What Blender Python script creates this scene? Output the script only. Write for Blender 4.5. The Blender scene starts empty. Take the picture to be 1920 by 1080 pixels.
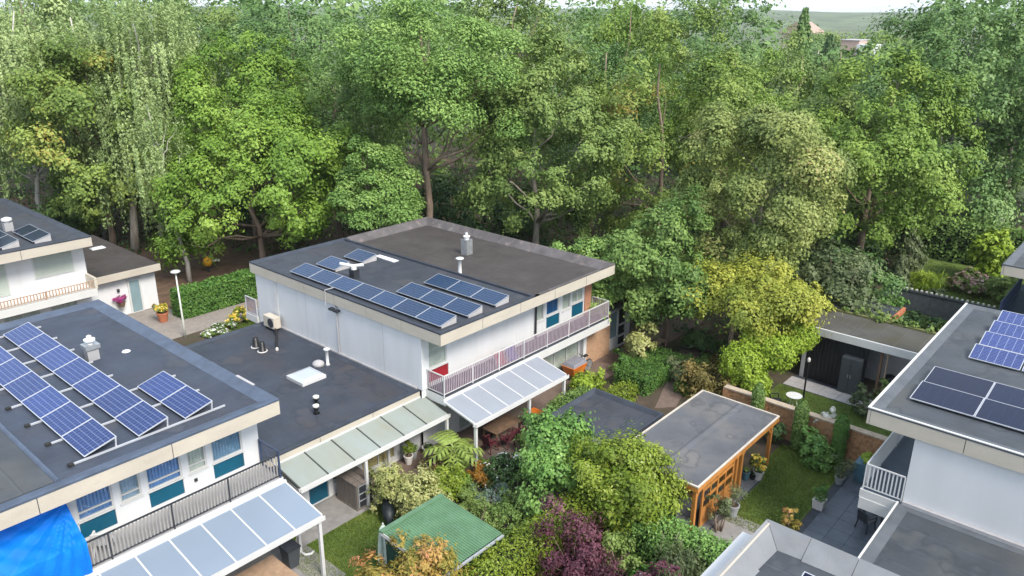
import bpy, math, random
import numpy as np
from mathutils import Vector, Matrix

# ------------------------------------------------------------------ camera, sky, sun
scene = bpy.context.scene
col = scene.collection
CAM_H = 18.3
cam_data = bpy.data.cameras.new('camera')
cam_data.sensor_width = 36.0
cam_data.lens = 27.597
cam_data.clip_start = 0.1
cam_data.clip_end = 4000.0
cam = bpy.data.objects.new('camera', cam_data)
col.objects.link(cam)
_yaw, _pit, _rol = math.radians(40.989), math.radians(19.676), math.radians(0.4426)
_f = Vector((math.cos(_yaw) * math.cos(_pit), math.sin(_yaw) * math.cos(_pit), -math.sin(_pit)))
_r = Vector((math.sin(_yaw), -math.cos(_yaw), 0))
_u = _r.cross(_f)
_r2 = _r * math.cos(_rol) + _u * math.sin(_rol)
_u2 = -_r * math.sin(_rol) + _u * math.cos(_rol)
cam.matrix_world = Matrix(((_r2.x, _u2.x, -_f.x, 0), (_r2.y, _u2.y, -_f.y, 0), (_r2.z, _u2.z, -_f.z, CAM_H), (0, 0, 0, 1)))
scene.camera = cam

SUN_AZ = math.radians(-100)      # direction the light comes from, measured from +X
SUN_EL = math.radians(46)
world = bpy.data.worlds.new('World')
scene.world = world
world.use_nodes = True
wn = world.node_tree
wn.nodes.clear()
w_out = wn.nodes.new('ShaderNodeOutputWorld')
w_bg = wn.nodes.new('ShaderNodeBackground')
w_sky = wn.nodes.new('ShaderNodeTexSky')
w_sky.sky_type = 'NISHITA'
w_sky.sun_disc = False
w_sky.sun_elevation = SUN_EL
w_sky.sun_rotation = math.pi / 2 - SUN_AZ
w_sky.air_density = 1.0
w_sky.dust_density = 1.5
w_sky.ozone_density = 1.0
w_bg.inputs['Strength'].default_value = 0.105
# thin even cloud veil over the blue sky
w_tc = wn.nodes.new('ShaderNodeTexCoord')
w_nz = wn.nodes.new('ShaderNodeTexNoise')
w_nz.inputs['Scale'].default_value = 2.2
w_nz.inputs['Detail'].default_value = 5
wn.links.new(w_tc.outputs['Generated'], w_nz.inputs['Vector'])
w_rp = wn.nodes.new('ShaderNodeValToRGB')
w_rp.color_ramp.elements[0].position = .25
w_rp.color_ramp.elements[0].color = (3.0, 3.5, 4.1, 1)
w_rp.color_ramp.elements[1].position = .75
w_rp.color_ramp.elements[1].color = (3.9, 4.15, 4.4, 1)
wn.links.new(w_nz.outputs['Fac'], w_rp.inputs['Fac'])
w_mx = wn.nodes.new('ShaderNodeMix')
w_mx.data_type = 'RGBA'
w_mx.inputs[0].default_value = 0.72
wn.links.new(w_sky.outputs[0], w_mx.inputs[6])
wn.links.new(w_rp.outputs[0], w_mx.inputs[7])
wn.links.new(w_mx.outputs[2], w_bg.inputs['Color'])
wn.links.new(w_bg.outputs[0], w_out.inputs['Surface'])

sun_data = bpy.data.lights.new('sun', 'SUN')
sun_data.energy = 1.4
sun_data.angle = math.radians(20)
sun_data.color = (1.0, 0.93, 0.82)
sun = bpy.data.objects.new('sun', sun_data)
col.objects.link(sun)
_sd = Vector((math.cos(SUN_AZ) * math.cos(SUN_EL), math.sin(SUN_AZ) * math.cos(SUN_EL), math.sin(SUN_EL)))
sun.rotation_euler = _sd.to_track_quat('Z', 'Y').to_euler()

scene.view_settings.view_transform = 'Standard'
scene.view_settings.look = 'None'
scene.view_settings.gamma = 1.0
scene.view_settings.use_curve_mapping = False
scene.view_settings.exposure = 1.78
scene.cycles.max_bounces = 5
scene.cycles.diffuse_bounces = 3
scene.cycles.glossy_bounces = 2
scene.cycles.transmission_bounces = 4
scene.cycles.transparent_max_bounces = 12
scene.cycles.caustics_reflective = False
scene.cycles.caustics_refractive = False

rng = np.random.default_rng(7)
random.seed(7)

# ------------------------------------------------------------------ materials
MATS = {}


def _new(name):
    m = bpy.data.materials.new(name)
    m.use_nodes = True
    nt = m.node_tree
    nt.nodes.clear()
    out = nt.nodes.new('ShaderNodeOutputMaterial')
    b = nt.nodes.new('ShaderNodeBsdfPrincipled')
    nt.links.new(b.outputs[0], out.inputs['Surface'])
    return m, nt, b, out


def _noise(nt, vec, scale, detail=5, rough=.6):
    n = nt.nodes.new('ShaderNodeTexNoise')
    n.inputs['Scale'].default_value = scale
    n.inputs['Detail'].default_value = detail
    n.inputs['Roughness'].default_value = rough
    if vec is not None:
        nt.links.new(vec, n.inputs['Vector'])
    return n.outputs['Fac']


def _ramp(nt, fac, stops):
    r = nt.nodes.new('ShaderNodeValToRGB')
    e = r.color_ramp.elements
    while len(e) < len(stops):
        e.new(0.5)
    for el, (p, c) in zip(e, stops):
        el.position = p
        el.color = (*c, 1) if len(c) == 3 else c
    nt.links.new(fac, r.inputs['Fac'])
    return r.outputs['Color']


def _mix(nt, fac, a, b, mode='MIX'):
    n = nt.nodes.new('ShaderNodeMix')
    n.data_type = 'RGBA'
    n.blend_type = mode
    for s, v in ((n.inputs[0], fac), (n.inputs[6], a), (n.inputs[7], b)):
        if isinstance(v, (float, int)):
            s.default_value = v
        elif isinstance(v, tuple):
            s.default_value = (*v, 1)
        else:
            nt.links.new(v, s)
    return n.outputs[2]


def _math(nt, op, a, b=0.0, c=0.0):
    n = nt.nodes.new('ShaderNodeMath')
    n.operation = op
    for i, v in enumerate((a, b, c)):
        if isinstance(v, (float, int)):
            n.inputs[i].default_value = v
        else:
            nt.links.new(v, n.inputs[i])
    return n.outputs[0]


def _pos(nt, sx=1, sy=1, sz=1):
    g = nt.nodes.new('ShaderNodeNewGeometry')
    if (sx, sy, sz) == (1, 1, 1):
        return g.outputs['Position']
    v = nt.nodes.new('ShaderNodeVectorMath')
    v.operation = 'MULTIPLY'
    v.inputs[1].default_value = (sx, sy, sz)
    nt.links.new(g.outputs['Position'], v.inputs[0])
    return v.outputs[0]


def _xyz(nt):
    s = nt.nodes.new('ShaderNodeSeparateXYZ')
    nt.links.new(_pos(nt), s.inputs[0])
    return s.outputs


def _bump(nt, b, h, strength=.3, dist=.02):
    n = nt.nodes.new('ShaderNodeBump')
    n.inputs['Strength'].default_value = strength
    n.inputs['Distance'].default_value = dist
    nt.links.new(h, n.inputs['Height'])
    nt.links.new(n.outputs[0], b.inputs['Normal'])


def mat(name, base, rough=.6, var=.12, scale=2.0, stretch=(1, 1, 1), stain=None, fine=0.05, bump=0.0, spec=.4, metal=0.0, bscale=25):
    """Plain surface with large soft variation, fine grain and optional stains (colour, scale, low, high, amount)."""
    if name in MATS:
        return MATS[name]
    m, nt, b, out = _new(name)
    lo = tuple(c * (1 - var) for c in base)
    hi = tuple(min(1, c * (1 + var)) for c in base)
    p = _pos(nt, *stretch)
    c = _ramp(nt, _noise(nt, p, scale), [(.3, lo), (.7, hi)])
    if fine:
        g = _ramp(nt, _noise(nt, _pos(nt), 45, 3), [(.25, (1 - fine * 2,) * 3), (.75, (1 + fine * 0.0,) * 3)])
        c = _mix(nt, 1.0, c, g, 'MULTIPLY')
    if stain:
        sc, ss, s0, s1, amt = stain
        f = _ramp(nt, _noise(nt, _pos(nt, *stretch), ss, 7, .65), [(s0, (0, 0, 0)), (s1, (amt,) * 3)])
        c = _mix(nt, f, c, sc)
    nt.links.new(c, b.inputs['Base Color'])
    b.inputs['Roughness'].default_value = rough
    b.inputs['Specular IOR Level'].default_value = spec
    b.inputs['Metallic'].default_value = metal
    if bump:
        _bump(nt, b, _noise(nt, _pos(nt), bscale, 4), bump, .02)
    MATS[name] = m
    return m


def roof_mat(name, base, seam_axis=0, pitch=1.05, brown=(0.06825, 0.05525, 0.04875), amt=.6, rough=.62):
    """Bituminous felt: rolls with thin overlapping seams, washed patches and brownish wear."""
    m, nt, b, out = _new(name)
    p = _pos(nt)
    c = _ramp(nt, _noise(nt, _pos(nt, .7, .7, .7), 1.1, 6, .62), [(.25, tuple(x * .72 for x in base)), (.55, base), (.8, tuple(x * 1.3 for x in base))])
    f = _ramp(nt, _noise(nt, p, .45, 6, .6), [(.47, (0, 0, 0)), (.66, (amt,) * 3)])
    c = _mix(nt, f, c, brown)
    g = _ramp(nt, _noise(nt, p, 60, 3, .7), [(.3, (.8,) * 3), (.7, (1.12,) * 3)])
    c = _mix(nt, 1.0, c, g, 'MULTIPLY')
    # dried puddle rims and pale silt inside them
    pn = _noise(nt, _pos(nt, 1, 1, 0), .62, 3, .45)
    rim = _ramp(nt, pn, [(.555, (0, 0, 0)), (.575, (.5,) * 3), (.585, (.5,) * 3), (.605, (0, 0, 0))])
    c = _mix(nt, rim, c, tuple(v * .55 for v in base))
    silt = _ramp(nt, pn, [(.6, (0, 0, 0)), (.68, (.32,) * 3)])
    c = _mix(nt, silt, c, tuple(min(1, v * 1.3 + .004) for v in brown))
    x = _xyz(nt)[seam_axis]
    wob = _math(nt, 'MULTIPLY', _noise(nt, p, 1.5, 2), .06)
    fr = _math(nt, 'FRACT', _math(nt, 'DIVIDE', _math(nt, 'ADD', x, wob), pitch))
    line = _math(nt, 'LESS_THAN', fr, .035)
    band = _math(nt, 'GREATER_THAN', fr, .93)
    c = _mix(nt, _math(nt, 'MULTIPLY', line, .42), c, tuple(x * .45 for x in base))
    c = _mix(nt, _math(nt, 'MULTIPLY', band, .18), c, tuple(min(1, x * 1.7) for x in base))
    nt.links.new(c, b.inputs['Base Color'])
    rr = _ramp(nt, _noise(nt, p, .8, 4), [(.3, (rough - .14,) * 3), (.7, (rough + .12,) * 3)])
    nt.links.new(rr, b.inputs['Roughness'])
    b.inputs['Specular IOR Level'].default_value = .45
    _bump(nt, b, _math(nt, 'ADD', _noise(nt, p, 40, 3), _math(nt, 'MULTIPLY', band, 1.2)), .25, .015)
    MATS[name] = m
    return m


def cell_mat(name, cell, line, nx, ny, mono=False, var=.15):
    """Solar glass: dark cells divided by thin pale lines; uses generated UVs (u across, v along the panel)."""
    m, nt, b, out = _new(name)
    uv = nt.nodes.new('ShaderNodeUVMap')
    s = nt.nodes.new('ShaderNodeSeparateXYZ')
    nt.links.new(uv.outputs[0], s.inputs[0])
    masks = []
    for k, n, w in ((0, nx, .045), (1, ny, .03)):
        fr = _math(nt, 'FRACT', _math(nt, 'MULTIPLY', s.outputs[k], n))
        d = _math(nt, 'ABSOLUTE', _math(nt, 'SUBTRACT', fr, .5))
        masks.append(_math(nt, 'GREATER_THAN', d, .5 - w))
    mk = _math(nt, 'MAXIMUM', *masks)
    info = nt.nodes.new('ShaderNodeObjectInfo')
    n = _noise(nt, _pos(nt), 7, 3)
    c = _ramp(nt, n, [(.3, tuple(x * (1 - var) for x in cell)), (.7, tuple(x * (1 + var) for x in cell))])
    rnd = _ramp(nt, info.outputs['Random'], [(0, (.82,) * 3), (1, (1.18,) * 3)])
    c = _mix(nt, 1.0, c, rnd, 'MULTIPLY')
    c = _mix(nt, _math(nt, 'MULTIPLY', mk, .35 if mono else .75), c, line)
    nt.links.new(c, b.inputs['Base Color'])
    b.inputs['Roughness'].default_value = .15
    b.inputs['Specular IOR Level'].default_value = .22
    MATS[name] = m
    return m


def glass_mat(name, tint=(.75, .82, .85), refl=.12, rough=.03):
    m, nt, b, out = _new(name)
    nt.nodes.remove(b)
    tr = nt.nodes.new('ShaderNodeBsdfTransparent')
    tr.inputs[0].default_value = (*tint, 1)
    gl = nt.nodes.new('ShaderNodeBsdfGlossy')
    gl.inputs['Roughness'].default_value = rough
    lw = nt.nodes.new('ShaderNodeLayerWeight')
    lw.inputs['Blend'].default_value = .5
    f = _math(nt, 'ADD', _math(nt, 'MULTIPLY', _math(nt, 'POWER', lw.outputs['Facing'], 4.0), .8), refl)
    mx = nt.nodes.new('ShaderNodeMixShader')
    nt.links.new(f, mx.inputs[0])
    nt.links.new(tr.outputs[0], mx.inputs[1])
    nt.links.new(gl.outputs[0], mx.inputs[2])
    nt.links.new(mx.outputs[0], out.inputs['Surface'])
    MATS[name] = m
    return m


def sheet_mat(name, base, dirt, amt=.35, trans=.35, rough=.3, axis=(1, 1, 1), scale=1.3):
    """Translucent roof sheet (frosted glass or polycarbonate) with run-off dirt."""
    m, nt, b, out = _new(name)
    f = _ramp(nt, _noise(nt, _pos(nt, *axis), scale, 6, .6), [(.42, (0, 0, 0)), (.72, (amt,) * 3)])
    c = _mix(nt, f, base, dirt)
    nt.links.new(c, b.inputs['Base Color'])
    b.inputs['Roughness'].default_value = rough
    b.inputs['Specular IOR Level'].default_value = .5
    t = nt.nodes.new('ShaderNodeBsdfTranslucent')
    nt.links.new(c, t.inputs[0])
    mx = nt.nodes.new('ShaderNodeMixShader')
    mx.inputs[0].default_value = trans
    nt.links.new(b.outputs[0], mx.inputs[1])
    nt.links.new(t.outputs[0], mx.inputs[2])
    nt.links.new(mx.outputs[0], out.inputs['Surface'])
    MATS[name] = m
    return m


def leaf_mat(name, dark, mid, light, trans=.22, rough=.5, odd=None):
    m, nt, b, out = _new(name)
    a = nt.nodes.new('ShaderNodeAttribute')
    a.attribute_name = 'tint'
    stops = [(0.0, dark), (.5, mid), (1.0, light)]
    if odd:
        stops = [(0.0, dark), (.45, mid), (.85, light), (1.0, odd)]
    c = _ramp(nt, a.outputs['Fac'], stops)
    nt.links.new(c, b.inputs['Base Color'])
    b.inputs['Roughness'].default_value = rough
    b.inputs['Specular IOR Level'].default_value = .25
    t = nt.nodes.new('ShaderNodeBsdfTranslucent')
    cc = _mix(nt, 1.0, c, (1.0, 1.0, .75), 'MULTIPLY')
    nt.links.new(cc, t.inputs[0])
    mx = nt.nodes.new('ShaderNodeMixShader')
    mx.inputs[0].default_value = trans
    nt.links.new(b.outputs[0], mx.inputs[1])
    nt.links.new(t.outputs[0], mx.inputs[2])
    nt.links.new(mx.outputs[0], out.inputs['Surface'])
    MATS[name] = m
    return m


white_wall = mat('white_wall', (.655, .665, .68), .6, .05, 1.2, (1, 1, .16), ((.42, .41, .38), 1.1, .53, .78, .28), .03, .12)
white_paint = mat('white_paint', (.6, .605, .61), .4, .05, 2, fine=.02)
white_trim = mat('white_trim', (.6, .60, .59), .45, .05, 2, stain=((.5, .47, .42), 3, .6, .8, .3))
concrete = mat('fascia_concrete', (.5, .455, .385), .75, .09, .8, (1, 1, 2.5), ((.36, .31, .25), 1.6, .55, .78, .5), .08, .2)
render_grey = mat('grey_concrete', (.36, .36, .37), .8, .12, 1.0, stain=((.2, .19, .18), 2, .55, .75, .5), bump=.3)
roof_l = roof_mat('roof_felt_blue', (.04, .052, .079), 1, 1.0, amt=.22)
roof_c = roof_mat('roof_felt_grey', (.043, .05, .066), 1, 1.0, amt=.3)
roof_b = roof_mat('roof_felt_brown', (0.06076, 0.0527, 0.05084), 0, 1.0, brown=(0.0455, 0.0377, 0.03575), amt=.6, rough=.75)
roof_x = roof_mat('roof_felt_worn', (.037, .046, .066), 0, 1.0, amt=.45)
roof_r = roof_mat('roof_felt_slate', (.052, .06, .072), 0, 1.0, brown=(0.091, 0.091, 0.0845), amt=.5)
roof_s = roof_mat('roof_felt_pale', (.105, .11, .125), 1, 3.1, brown=(0.1625, 0.1527, 0.143), amt=.7)
roof_g = roof_mat('roof_felt_mossy', (0.0806, 0.0775, 0.0713), 1, 1.0, brown=(0.0585, 0.05525, 0.0325), amt=.8, rough=.8)
kerb_l = mat('roof_kerb_blue', (.075, .1, .15), .55, .25, 1.5, stain=((.07, .08, .1), 2.2, .5, .7, .6), bump=.2)
kerb_c = mat('roof_kerb_dark', (.042, .05, .068), .55, .25, 1.5, bump=.2)
kerb_p = mat('parapet_felt', (.1, .092, .095), .8, .3, 1.2, stain=((.28, .22, .2), 2.5, .55, .72, .6), bump=.4)
kerb_r = mat('roof_kerb_slate', (.09, .102, .118), .6, .2, 1.2, stain=((.12, .125, .13), 1.8, .5, .7, .6), bump=.2)
teal = mat('teal_panel', (.006, .09, .155), .35, .15, 1.5, fine=.02)
red_panel = mat('red_panel', (.32, .02, .03), .4, .1, 1.5)
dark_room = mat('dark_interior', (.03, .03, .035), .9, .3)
pane = glass_mat('window_glass', (.93, .96, .96), .06)
pane_blue = glass_mat('window_glass_blue', (.74, .86, .98), .1)
curtain = mat('curtain_cloth', (.62, .63, .56), .9, .15, 3)
curtain_y = mat('curtain_yellow', (.6, .48, .2), .9, .15, 3)
curtain_reflect = mat('curtain_reflect_blue', (.36, .46, .6), .9, .2, 3)  # light blue stands in for the reflection in the left house panes
shutter = mat('shutter_slats', (.42, .47, .42), .5, .06, 2)
frame_alu = mat('panel_frame', (.55, .57, .61), .35, .05, spec=.5, metal=.3)
cells_l = cell_mat('solar_cells_blue', (.026, .048, .16), (.19, .245, .38), 6, 10)
cells_c = cell_mat('solar_cells_navy', (.016, .036, .085), (.10, .16, .27), 6, 10)
cells_r = cell_mat('solar_cells_violet', (.035, .055, .18), (.28, .33, .48), 10, 6)
cells_d = cell_mat('solar_cells_black', (.006, .011, .034), (.02, .03, .07), 10, 6, True)
frame_dim = mat('panel_frame_dim', (.4, .43, .48), .4, .05, metal=.3)
steel = mat('galvanised_steel', (.5, .52, .54), .4, .15, 6, metal=.7)
alu_white = mat('vent_white', (.72, .73, .74), .4, .08, 4)
black_pl = mat('black_plastic', (.012, .013, .015), .4, .2, 4)
dark_metal = mat('dark_metal', (.045, .05, .06), .4, .2, 4, metal=.3)
navy_metal = mat('navy_metal', (.04, .06, .12), .4, .2, 4)
slat_grey = mat('baluster_grey', (.29, .275, .26), .5, .12, 3)
slat_mauve = mat('baluster_mauve', (.34, .275, .32), .5, .12, 3)
slat_rust = mat('baluster_rust', (.40, .25, .16), .6, .15, 3)
poly_blue = sheet_mat('polycarbonate_blue', (.3, .37, .47), (.25, .31, .38), .25, .3, .28)
poly_white = sheet_mat('polycarbonate_white', (.39, .425, .49), (.32, .34, .37), .35, .3, .3)
glass_green = sheet_mat('frosted_glass_green', (.43, .48, .455), (.38, .36, .25), .5, .4, .22, (.8, .25, 1), 1.6)
wood_or = mat('oiled_wood', (.5, .215, .055), .5, .25, 2.5, (1, 1, .4), ((.3, .12, .03), 4, .55, .75, .5), bump=.2)
wood_trim = mat('pale_wood', (.52, .36, .2), .6, .2, 3, bump=.2)
wood_brown = mat('brown_wood', (.16, .1, .065), .7, .25, 4, bump=.2)
wood_teak = mat('weathered_teak', (.34, .27, .2), .7, .2, 4)
black_wood = mat('black_boards', (.014, .015, .018), .6, .3, 4, bump=.2)
resin = mat('storage_resin', (.17, .145, .13), .6, .25, 9, (1, 1, .12), bump=.25)
brick_m = mat('garden_brick', (.44, .235, .115), .85, .45, 7, stain=((.46, .32, .2), 4, .5, .7, .6), bump=.4)
brick_m2 = mat('house_brick', (.43, .27, .17), .85, .2, 7, bump=.3)
mortar = mat('mortar', (.3, .25, .2), .9, .2, 5)
green_sheet = mat('green_corrugated', (.105, .21, .115), .5, .16, 1.5, stain=((.15, .27, .19), 1.4, .5, .75, .5))
green_dark = mat('dark_green_boards', (.012, .06, .045), .6, .2, 3)
tarp = mat('blue_tarpaulin', (.003, .17, .66), .55, .15, 3, bump=.1, spec=.2)
terracotta = mat('terracotta', (.45, .16, .08), .8, .15, 4)
pot_grey = mat('grey_pot', (.32, .34, .36), .6, .15, 4)
pot_white = mat('white_pot', (.66, .64, .62), .6, .1, 4)
pot_blue = mat('blue_planter', (.08, .17, .22), .5, .15, 4)
orange_box = mat('orange_board', (.62, .17, .02), .45, .15, 3)
canvas = mat('grey_canvas', (.23, .23, .27), .8, .12, 6)
plastic_white = mat('white_plastic', (.75, .75, .75), .4, .04, 4)
maroon = mat('maroon_fabric', (.1, .02, .03), .8, .2, 6)
bark_brown = mat('bark_brown', (.25, .19, .145), .9, .35, 5, (1, 1, .25), bump=.6, bscale=12)
bark_grey = mat('bark_grey', (.3, .27, .23), .9, .35, 5, (1, 1, .25), bump=.6, bscale=12)
bark_birch = mat('bark_birch', (.52, .50, .46), .75, .2, 4, (.6, .6, 5), ((.05, .045, .04), 2.2, .57, .64, .9), bump=.3)
twig_dark = mat('dark_twigs', (.025, .03, .015), .9, .4, 6)
soil = mat('soil_ground', (.075, .055, .04), .95, .35, 1.2, stain=((.05, .06, .025), .9, .45, .65, .8), bump=.5)
litter = mat('woodland_floor', (.15, .095, .065), .95, .3, 1.1, stain=((.07, .05, .035), 1.6, .45, .65, .8), bump=.5)
lawn_m = mat('lawn_turf', (.085, .135, .025), .9, .3, 1.4, stain=((.15, .16, .05), .8, .52, .75, .6), bump=.5)
paving_br = mat('brick_paving', (.16, .115, .095), .9, .2, 6, stain=((.12, .1, .085), 1.2, .5, .7, .6), bump=.3)
paving_gr = mat('grey_paving', (.26, .25, .245), .85, .15, 3, stain=((.15, .145, .14), 1.2, .5, .7, .6), bump=.2)
path_m = mat('path_paving', (.27, .24, .215), .85, .12, 4, stain=((.17, .15, .13), 1.2, .5, .7, .5), bump=.2)
slab_lt = mat('pale_slab', (.42, .41, .42), .75, .1, 3, stain=((.28, .27, .27), 1.3, .5, .7, .5))
tile_dk = mat('slate_tile', (.085, .105, .135), .5, .22, 1.6, stain=((.13, .15, .18), 1.5, .5, .7, .5), bump=.1)
grout = mat('tile_grout', (.05, .06, .075), .9, .2)
ac_beige = mat('beige_metal', (.55, .5, .42), .5, .1, 4)
petal_pink = mat('pink_petals', (.55, .08, .28), .7, .2, 9)
petal_yel = mat('yellow_petals', (.75, .45, .04), .7, .2, 9)
petal_wht = mat('white_petals', (.78, .74, .72), .7, .1, 9)
grey_wall = mat('pale_grey_wall', (.5, .5, .52), .7, .1, 2)
glass_door = mat('frosted_door_pane', (.21, .30, .33), .3, .1, 2)
rubber = mat('rubber', (.02, .02, .02), .8, .2)
far_brick = mat('far_brick', (.52, .36, .32), .9, .1, 1)
hill_m = mat('far_woods', (.12, .155, .09), .95, .35, .03)

LF = {}
LF['maple'] = leaf_mat('leaves_maple', (0.101, 0.171, 0.035), (0.203, 0.295, 0.0642), (0.327, 0.406, 0.0998), odd=(.34, .27, .06))
LF['maple2'] = leaf_mat('leaves_bright', (0.0831, 0.169, 0.0232), (0.182, 0.308, 0.0444), (0.293, 0.426, 0.0797))
LF['robinia'] = leaf_mat('leaves_robinia', (0.0978, 0.192, 0.0466), (0.197, 0.33, 0.0838), (0.321, 0.462, 0.135))
LF['olive'] = leaf_mat('leaves_olive', (0.0949, 0.161, 0.0393), (0.189, 0.278, 0.0731), (0.3, 0.389, 0.118))
LF['brown'] = leaf_mat('leaves_tan', (0.118, 0.172, 0.0492), (0.241, 0.305, 0.0885), (0.374, 0.416, 0.138), odd=(.36, .27, .13))
LF['gold'] = leaf_mat('leaves_gold', (0.101, 0.182, 0.0322), (0.179, 0.286, 0.0506), (0.28, 0.384, 0.0782))
LF['yellowtree'] = leaf_mat('leaves_yellow', (0.153, 0.201, 0.0309), (0.307, 0.343, 0.0515), (0.451, 0.461, 0.0823))
LF['poplar'] = leaf_mat('leaves_poplar', (0.0685, 0.148, 0.0458), (0.137, 0.243, 0.0744), (0.237, 0.357, 0.12))
LF['birch'] = leaf_mat('leaves_birch', (0.178, 0.262, 0.0994), (0.298, 0.396, 0.155), (0.429, 0.524, 0.235))
LF['green'] = leaf_mat('leaves_green', (0.073, 0.147, 0.0336), (0.152, 0.248, 0.0624), (0.25, 0.367, 0.105))
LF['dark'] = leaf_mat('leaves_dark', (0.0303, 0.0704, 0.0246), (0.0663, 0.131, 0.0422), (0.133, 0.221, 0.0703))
LF['hedge'] = leaf_mat('leaves_hedge', (0.0433, 0.115, 0.0247), (0.0938, 0.207, 0.0411), (0.173, 0.307, 0.0616))
LF['lime'] = leaf_mat('leaves_lime', (0.146, 0.235, 0.0224), (0.263, 0.381, 0.0392), (0.403, 0.504, 0.0784))
LF['yellowgreen'] = leaf_mat('leaves_yellowgreen', (0.1, 0.16, 0.0175), (0.192, 0.267, 0.0291), (0.323, 0.388, 0.0679), rough=.35)
LF['mint'] = leaf_mat('leaves_mint', (0.0869, 0.198, 0.0471), (0.174, 0.329, 0.0765), (0.298, 0.475, 0.141), rough=.4)
LF['purple'] = leaf_mat('leaves_purple', (.045, .014, .024), (.115, .036, .058), (.22, .1, .125), trans=.15)
LF['variegated'] = leaf_mat('leaves_variegated', (0.162, 0.19, 0.057), (0.361, 0.38, 0.133), (0.57, 0.57, 0.266))
LF['photinia'] = leaf_mat('leaves_photinia', (.14, .17, .03), (.32, .26, .055), (.5, .3, .1), odd=(.52, .24, .13))
LF['rust'] = leaf_mat('leaves_rust', (.12, .08, .02), (.27, .13, .02), (.4, .2, .03))
LF['blue'] = leaf_mat('leaves_blue', (.07, .11, .09), (.15, .22, .19), (.28, .36, .33))
LF['grey'] = leaf_mat('leaves_grey', (.06, .09, .04), (.125, .165, .075), (.21, .25, .125))
LF['brownish'] = leaf_mat('leaves_brownish', (.1, .09, .03), (.19, .165, .05), (.3, .22, .08))
LF['pink'] = leaf_mat('flower_pink', (.35, .2, .2), (.5, .32, .3), (.66, .5, .46))
LF['yellow'] = leaf_mat('flower_yellow', (.5, .34, .03), (.72, .5, .06), (.85, .68, .2))
LF['white'] = leaf_mat('flower_white', (.5, .5, .46), (.68, .68, .64), (.8, .8, .78))
LF['magenta'] = leaf_mat('flower_magenta', (.25, .03, .14), (.42, .05, .25), (.6, .2, .42))
LF['grass'] = leaf_mat('grass_blades', (.07, .12, .018), (.13, .19, .03), (.22, .26, .055), trans=.2)

# ------------------------------------------------------------------ building helpers
OFF = {}


class MB:
    def __init__(self):
        self.v, self.f, self.uv = [], [], None

    def box(self, x0, x1, y0, y1, z0, z1):
        n = len(self.v)
        self.v += [(x0, y0, z0), (x1, y0, z0), (x1, y1, z0), (x0, y1, z0), (x0, y0, z1), (x1, y0, z1), (x1, y1, z1), (x0, y1, z1)]
        self.f += [tuple(n + i for i in q) for q in ((3, 2, 1, 0), (4, 5, 6, 7), (0, 1, 5, 4), (1, 2, 6, 5), (2, 3, 7, 6), (3, 0, 4, 7))]
        return self

    def hexa(self, p):
        """eight corners: bottom ring then top ring"""
        n = len(self.v)
        self.v += [tuple(q) for q in p]
        self.f += [tuple(n + i for i in q) for q in ((3, 2, 1, 0), (4, 5, 6, 7), (0, 1, 5, 4), (1, 2, 6, 5), (2, 3, 7, 6), (3, 0, 4, 7))]
        return self

    def bar(self, a, b, w, h=None):
        """rectangular bar from a to b, w wide (horizontally), h high"""
        a, b = Vector(a), Vector(b)
        h = h or w
        d = (b - a).normalized()
        s = d.cross(Vector((0, 0, 1)))
        if s.length < 1e-4:
            s = Vector((1, 0, 0))
        s = s.normalized() * w / 2
        t = s.cross(d).normalized() * h / 2
        return self.hexa([a - s - t, a + s - t, a + s + t, a - s + t, b - s - t, b + s - t, b + s + t, b - s + t])

    def tube(self, pts, rad, n=8, caps=True):
        pts = [Vector(p) for p in pts]
        if isinstance(rad, (int, float)):
            rad = [rad] * len(pts)
        base = len(self.v)
        prev = None
        for i, p in enumerate(pts):
            d = (pts[min(i + 1, len(pts) - 1)] - pts[max(i - 1, 0)]).normalized()
            ref = prev if prev is not None else (Vector((1, 0, 0)) if abs(d.z) > .8 else Vector((0, 0, 1)))
            s = (ref - d * ref.dot(d)).normalized()
            prev = s
            t = d.cross(s)
            for k in range(n):
                a = 2 * math.pi * k / n
                self.v.append(tuple(p + (s * math.cos(a) + t * math.sin(a)) * rad[i]))
        for i in range(len(pts) - 1):
            for k in range(n):
                k2 = (k + 1) % n
                self.f.append((base + i * n + k, base + i * n + k2, base + (i + 1) * n + k2, base + (i + 1) * n + k))
        if caps:
            self.f.append(tuple(base + k for k in range(n))[::-1])
            self.f.append(tuple(base + (len(pts) - 1) * n + k for k in range(n)))
        return self

    def lathe(self, cx, cy, prof, n=14):
        """prof: list of (radius, z)"""
        base = len(self.v)
        for r, z in prof:
            for k in range(n):
                a = 2 * math.pi * k / n
                self.v.append((cx + r * math.cos(a), cy + r * math.sin(a), z))
        for i in range(len(prof) - 1):
            for k in range(n):
                k2 = (k + 1) % n
                self.f.append((base + i * n + k, base + i * n + k2, base + (i + 1) * n + k2, base + (i + 1) * n + k))
        self.f.append(tuple(base + k for k in range(n))[::-1])
        self.f.append(tuple(base + (len(prof) - 1) * n + k for k in range(n)))
        return self

    def quad(self, a, b, c, d):
        n = len(self.v)
        self.v += [tuple(a), tuple(b), tuple(c), tuple(d)]
        self.f.append((n, n + 1, n + 2, n + 3))
        return self

    def mesh(self, name, m, off=(0, 0, 0), smooth=False):
        me = bpy.data.meshes.new(name)
        o = Vector(off)
        me.from_pydata([tuple(Vector(p) - o) for p in self.v], [], self.f)
        if m is not None:
            me.materials.append(m)
        if smooth:
            me.polygons.foreach_set('use_smooth', [True] * len(me.polygons))
        me.update()
        return me


def link(name, me, parent=None, loc=(0, 0, 0)):
    o = bpy.data.objects.new(name, me)
    col.objects.link(o)
    if parent is not None:
        o.parent = parent
        OFF[o] = OFF[parent]
    else:
        OFF[o] = Vector((0, 0, 0))
    o.location = loc
    return o


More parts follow.
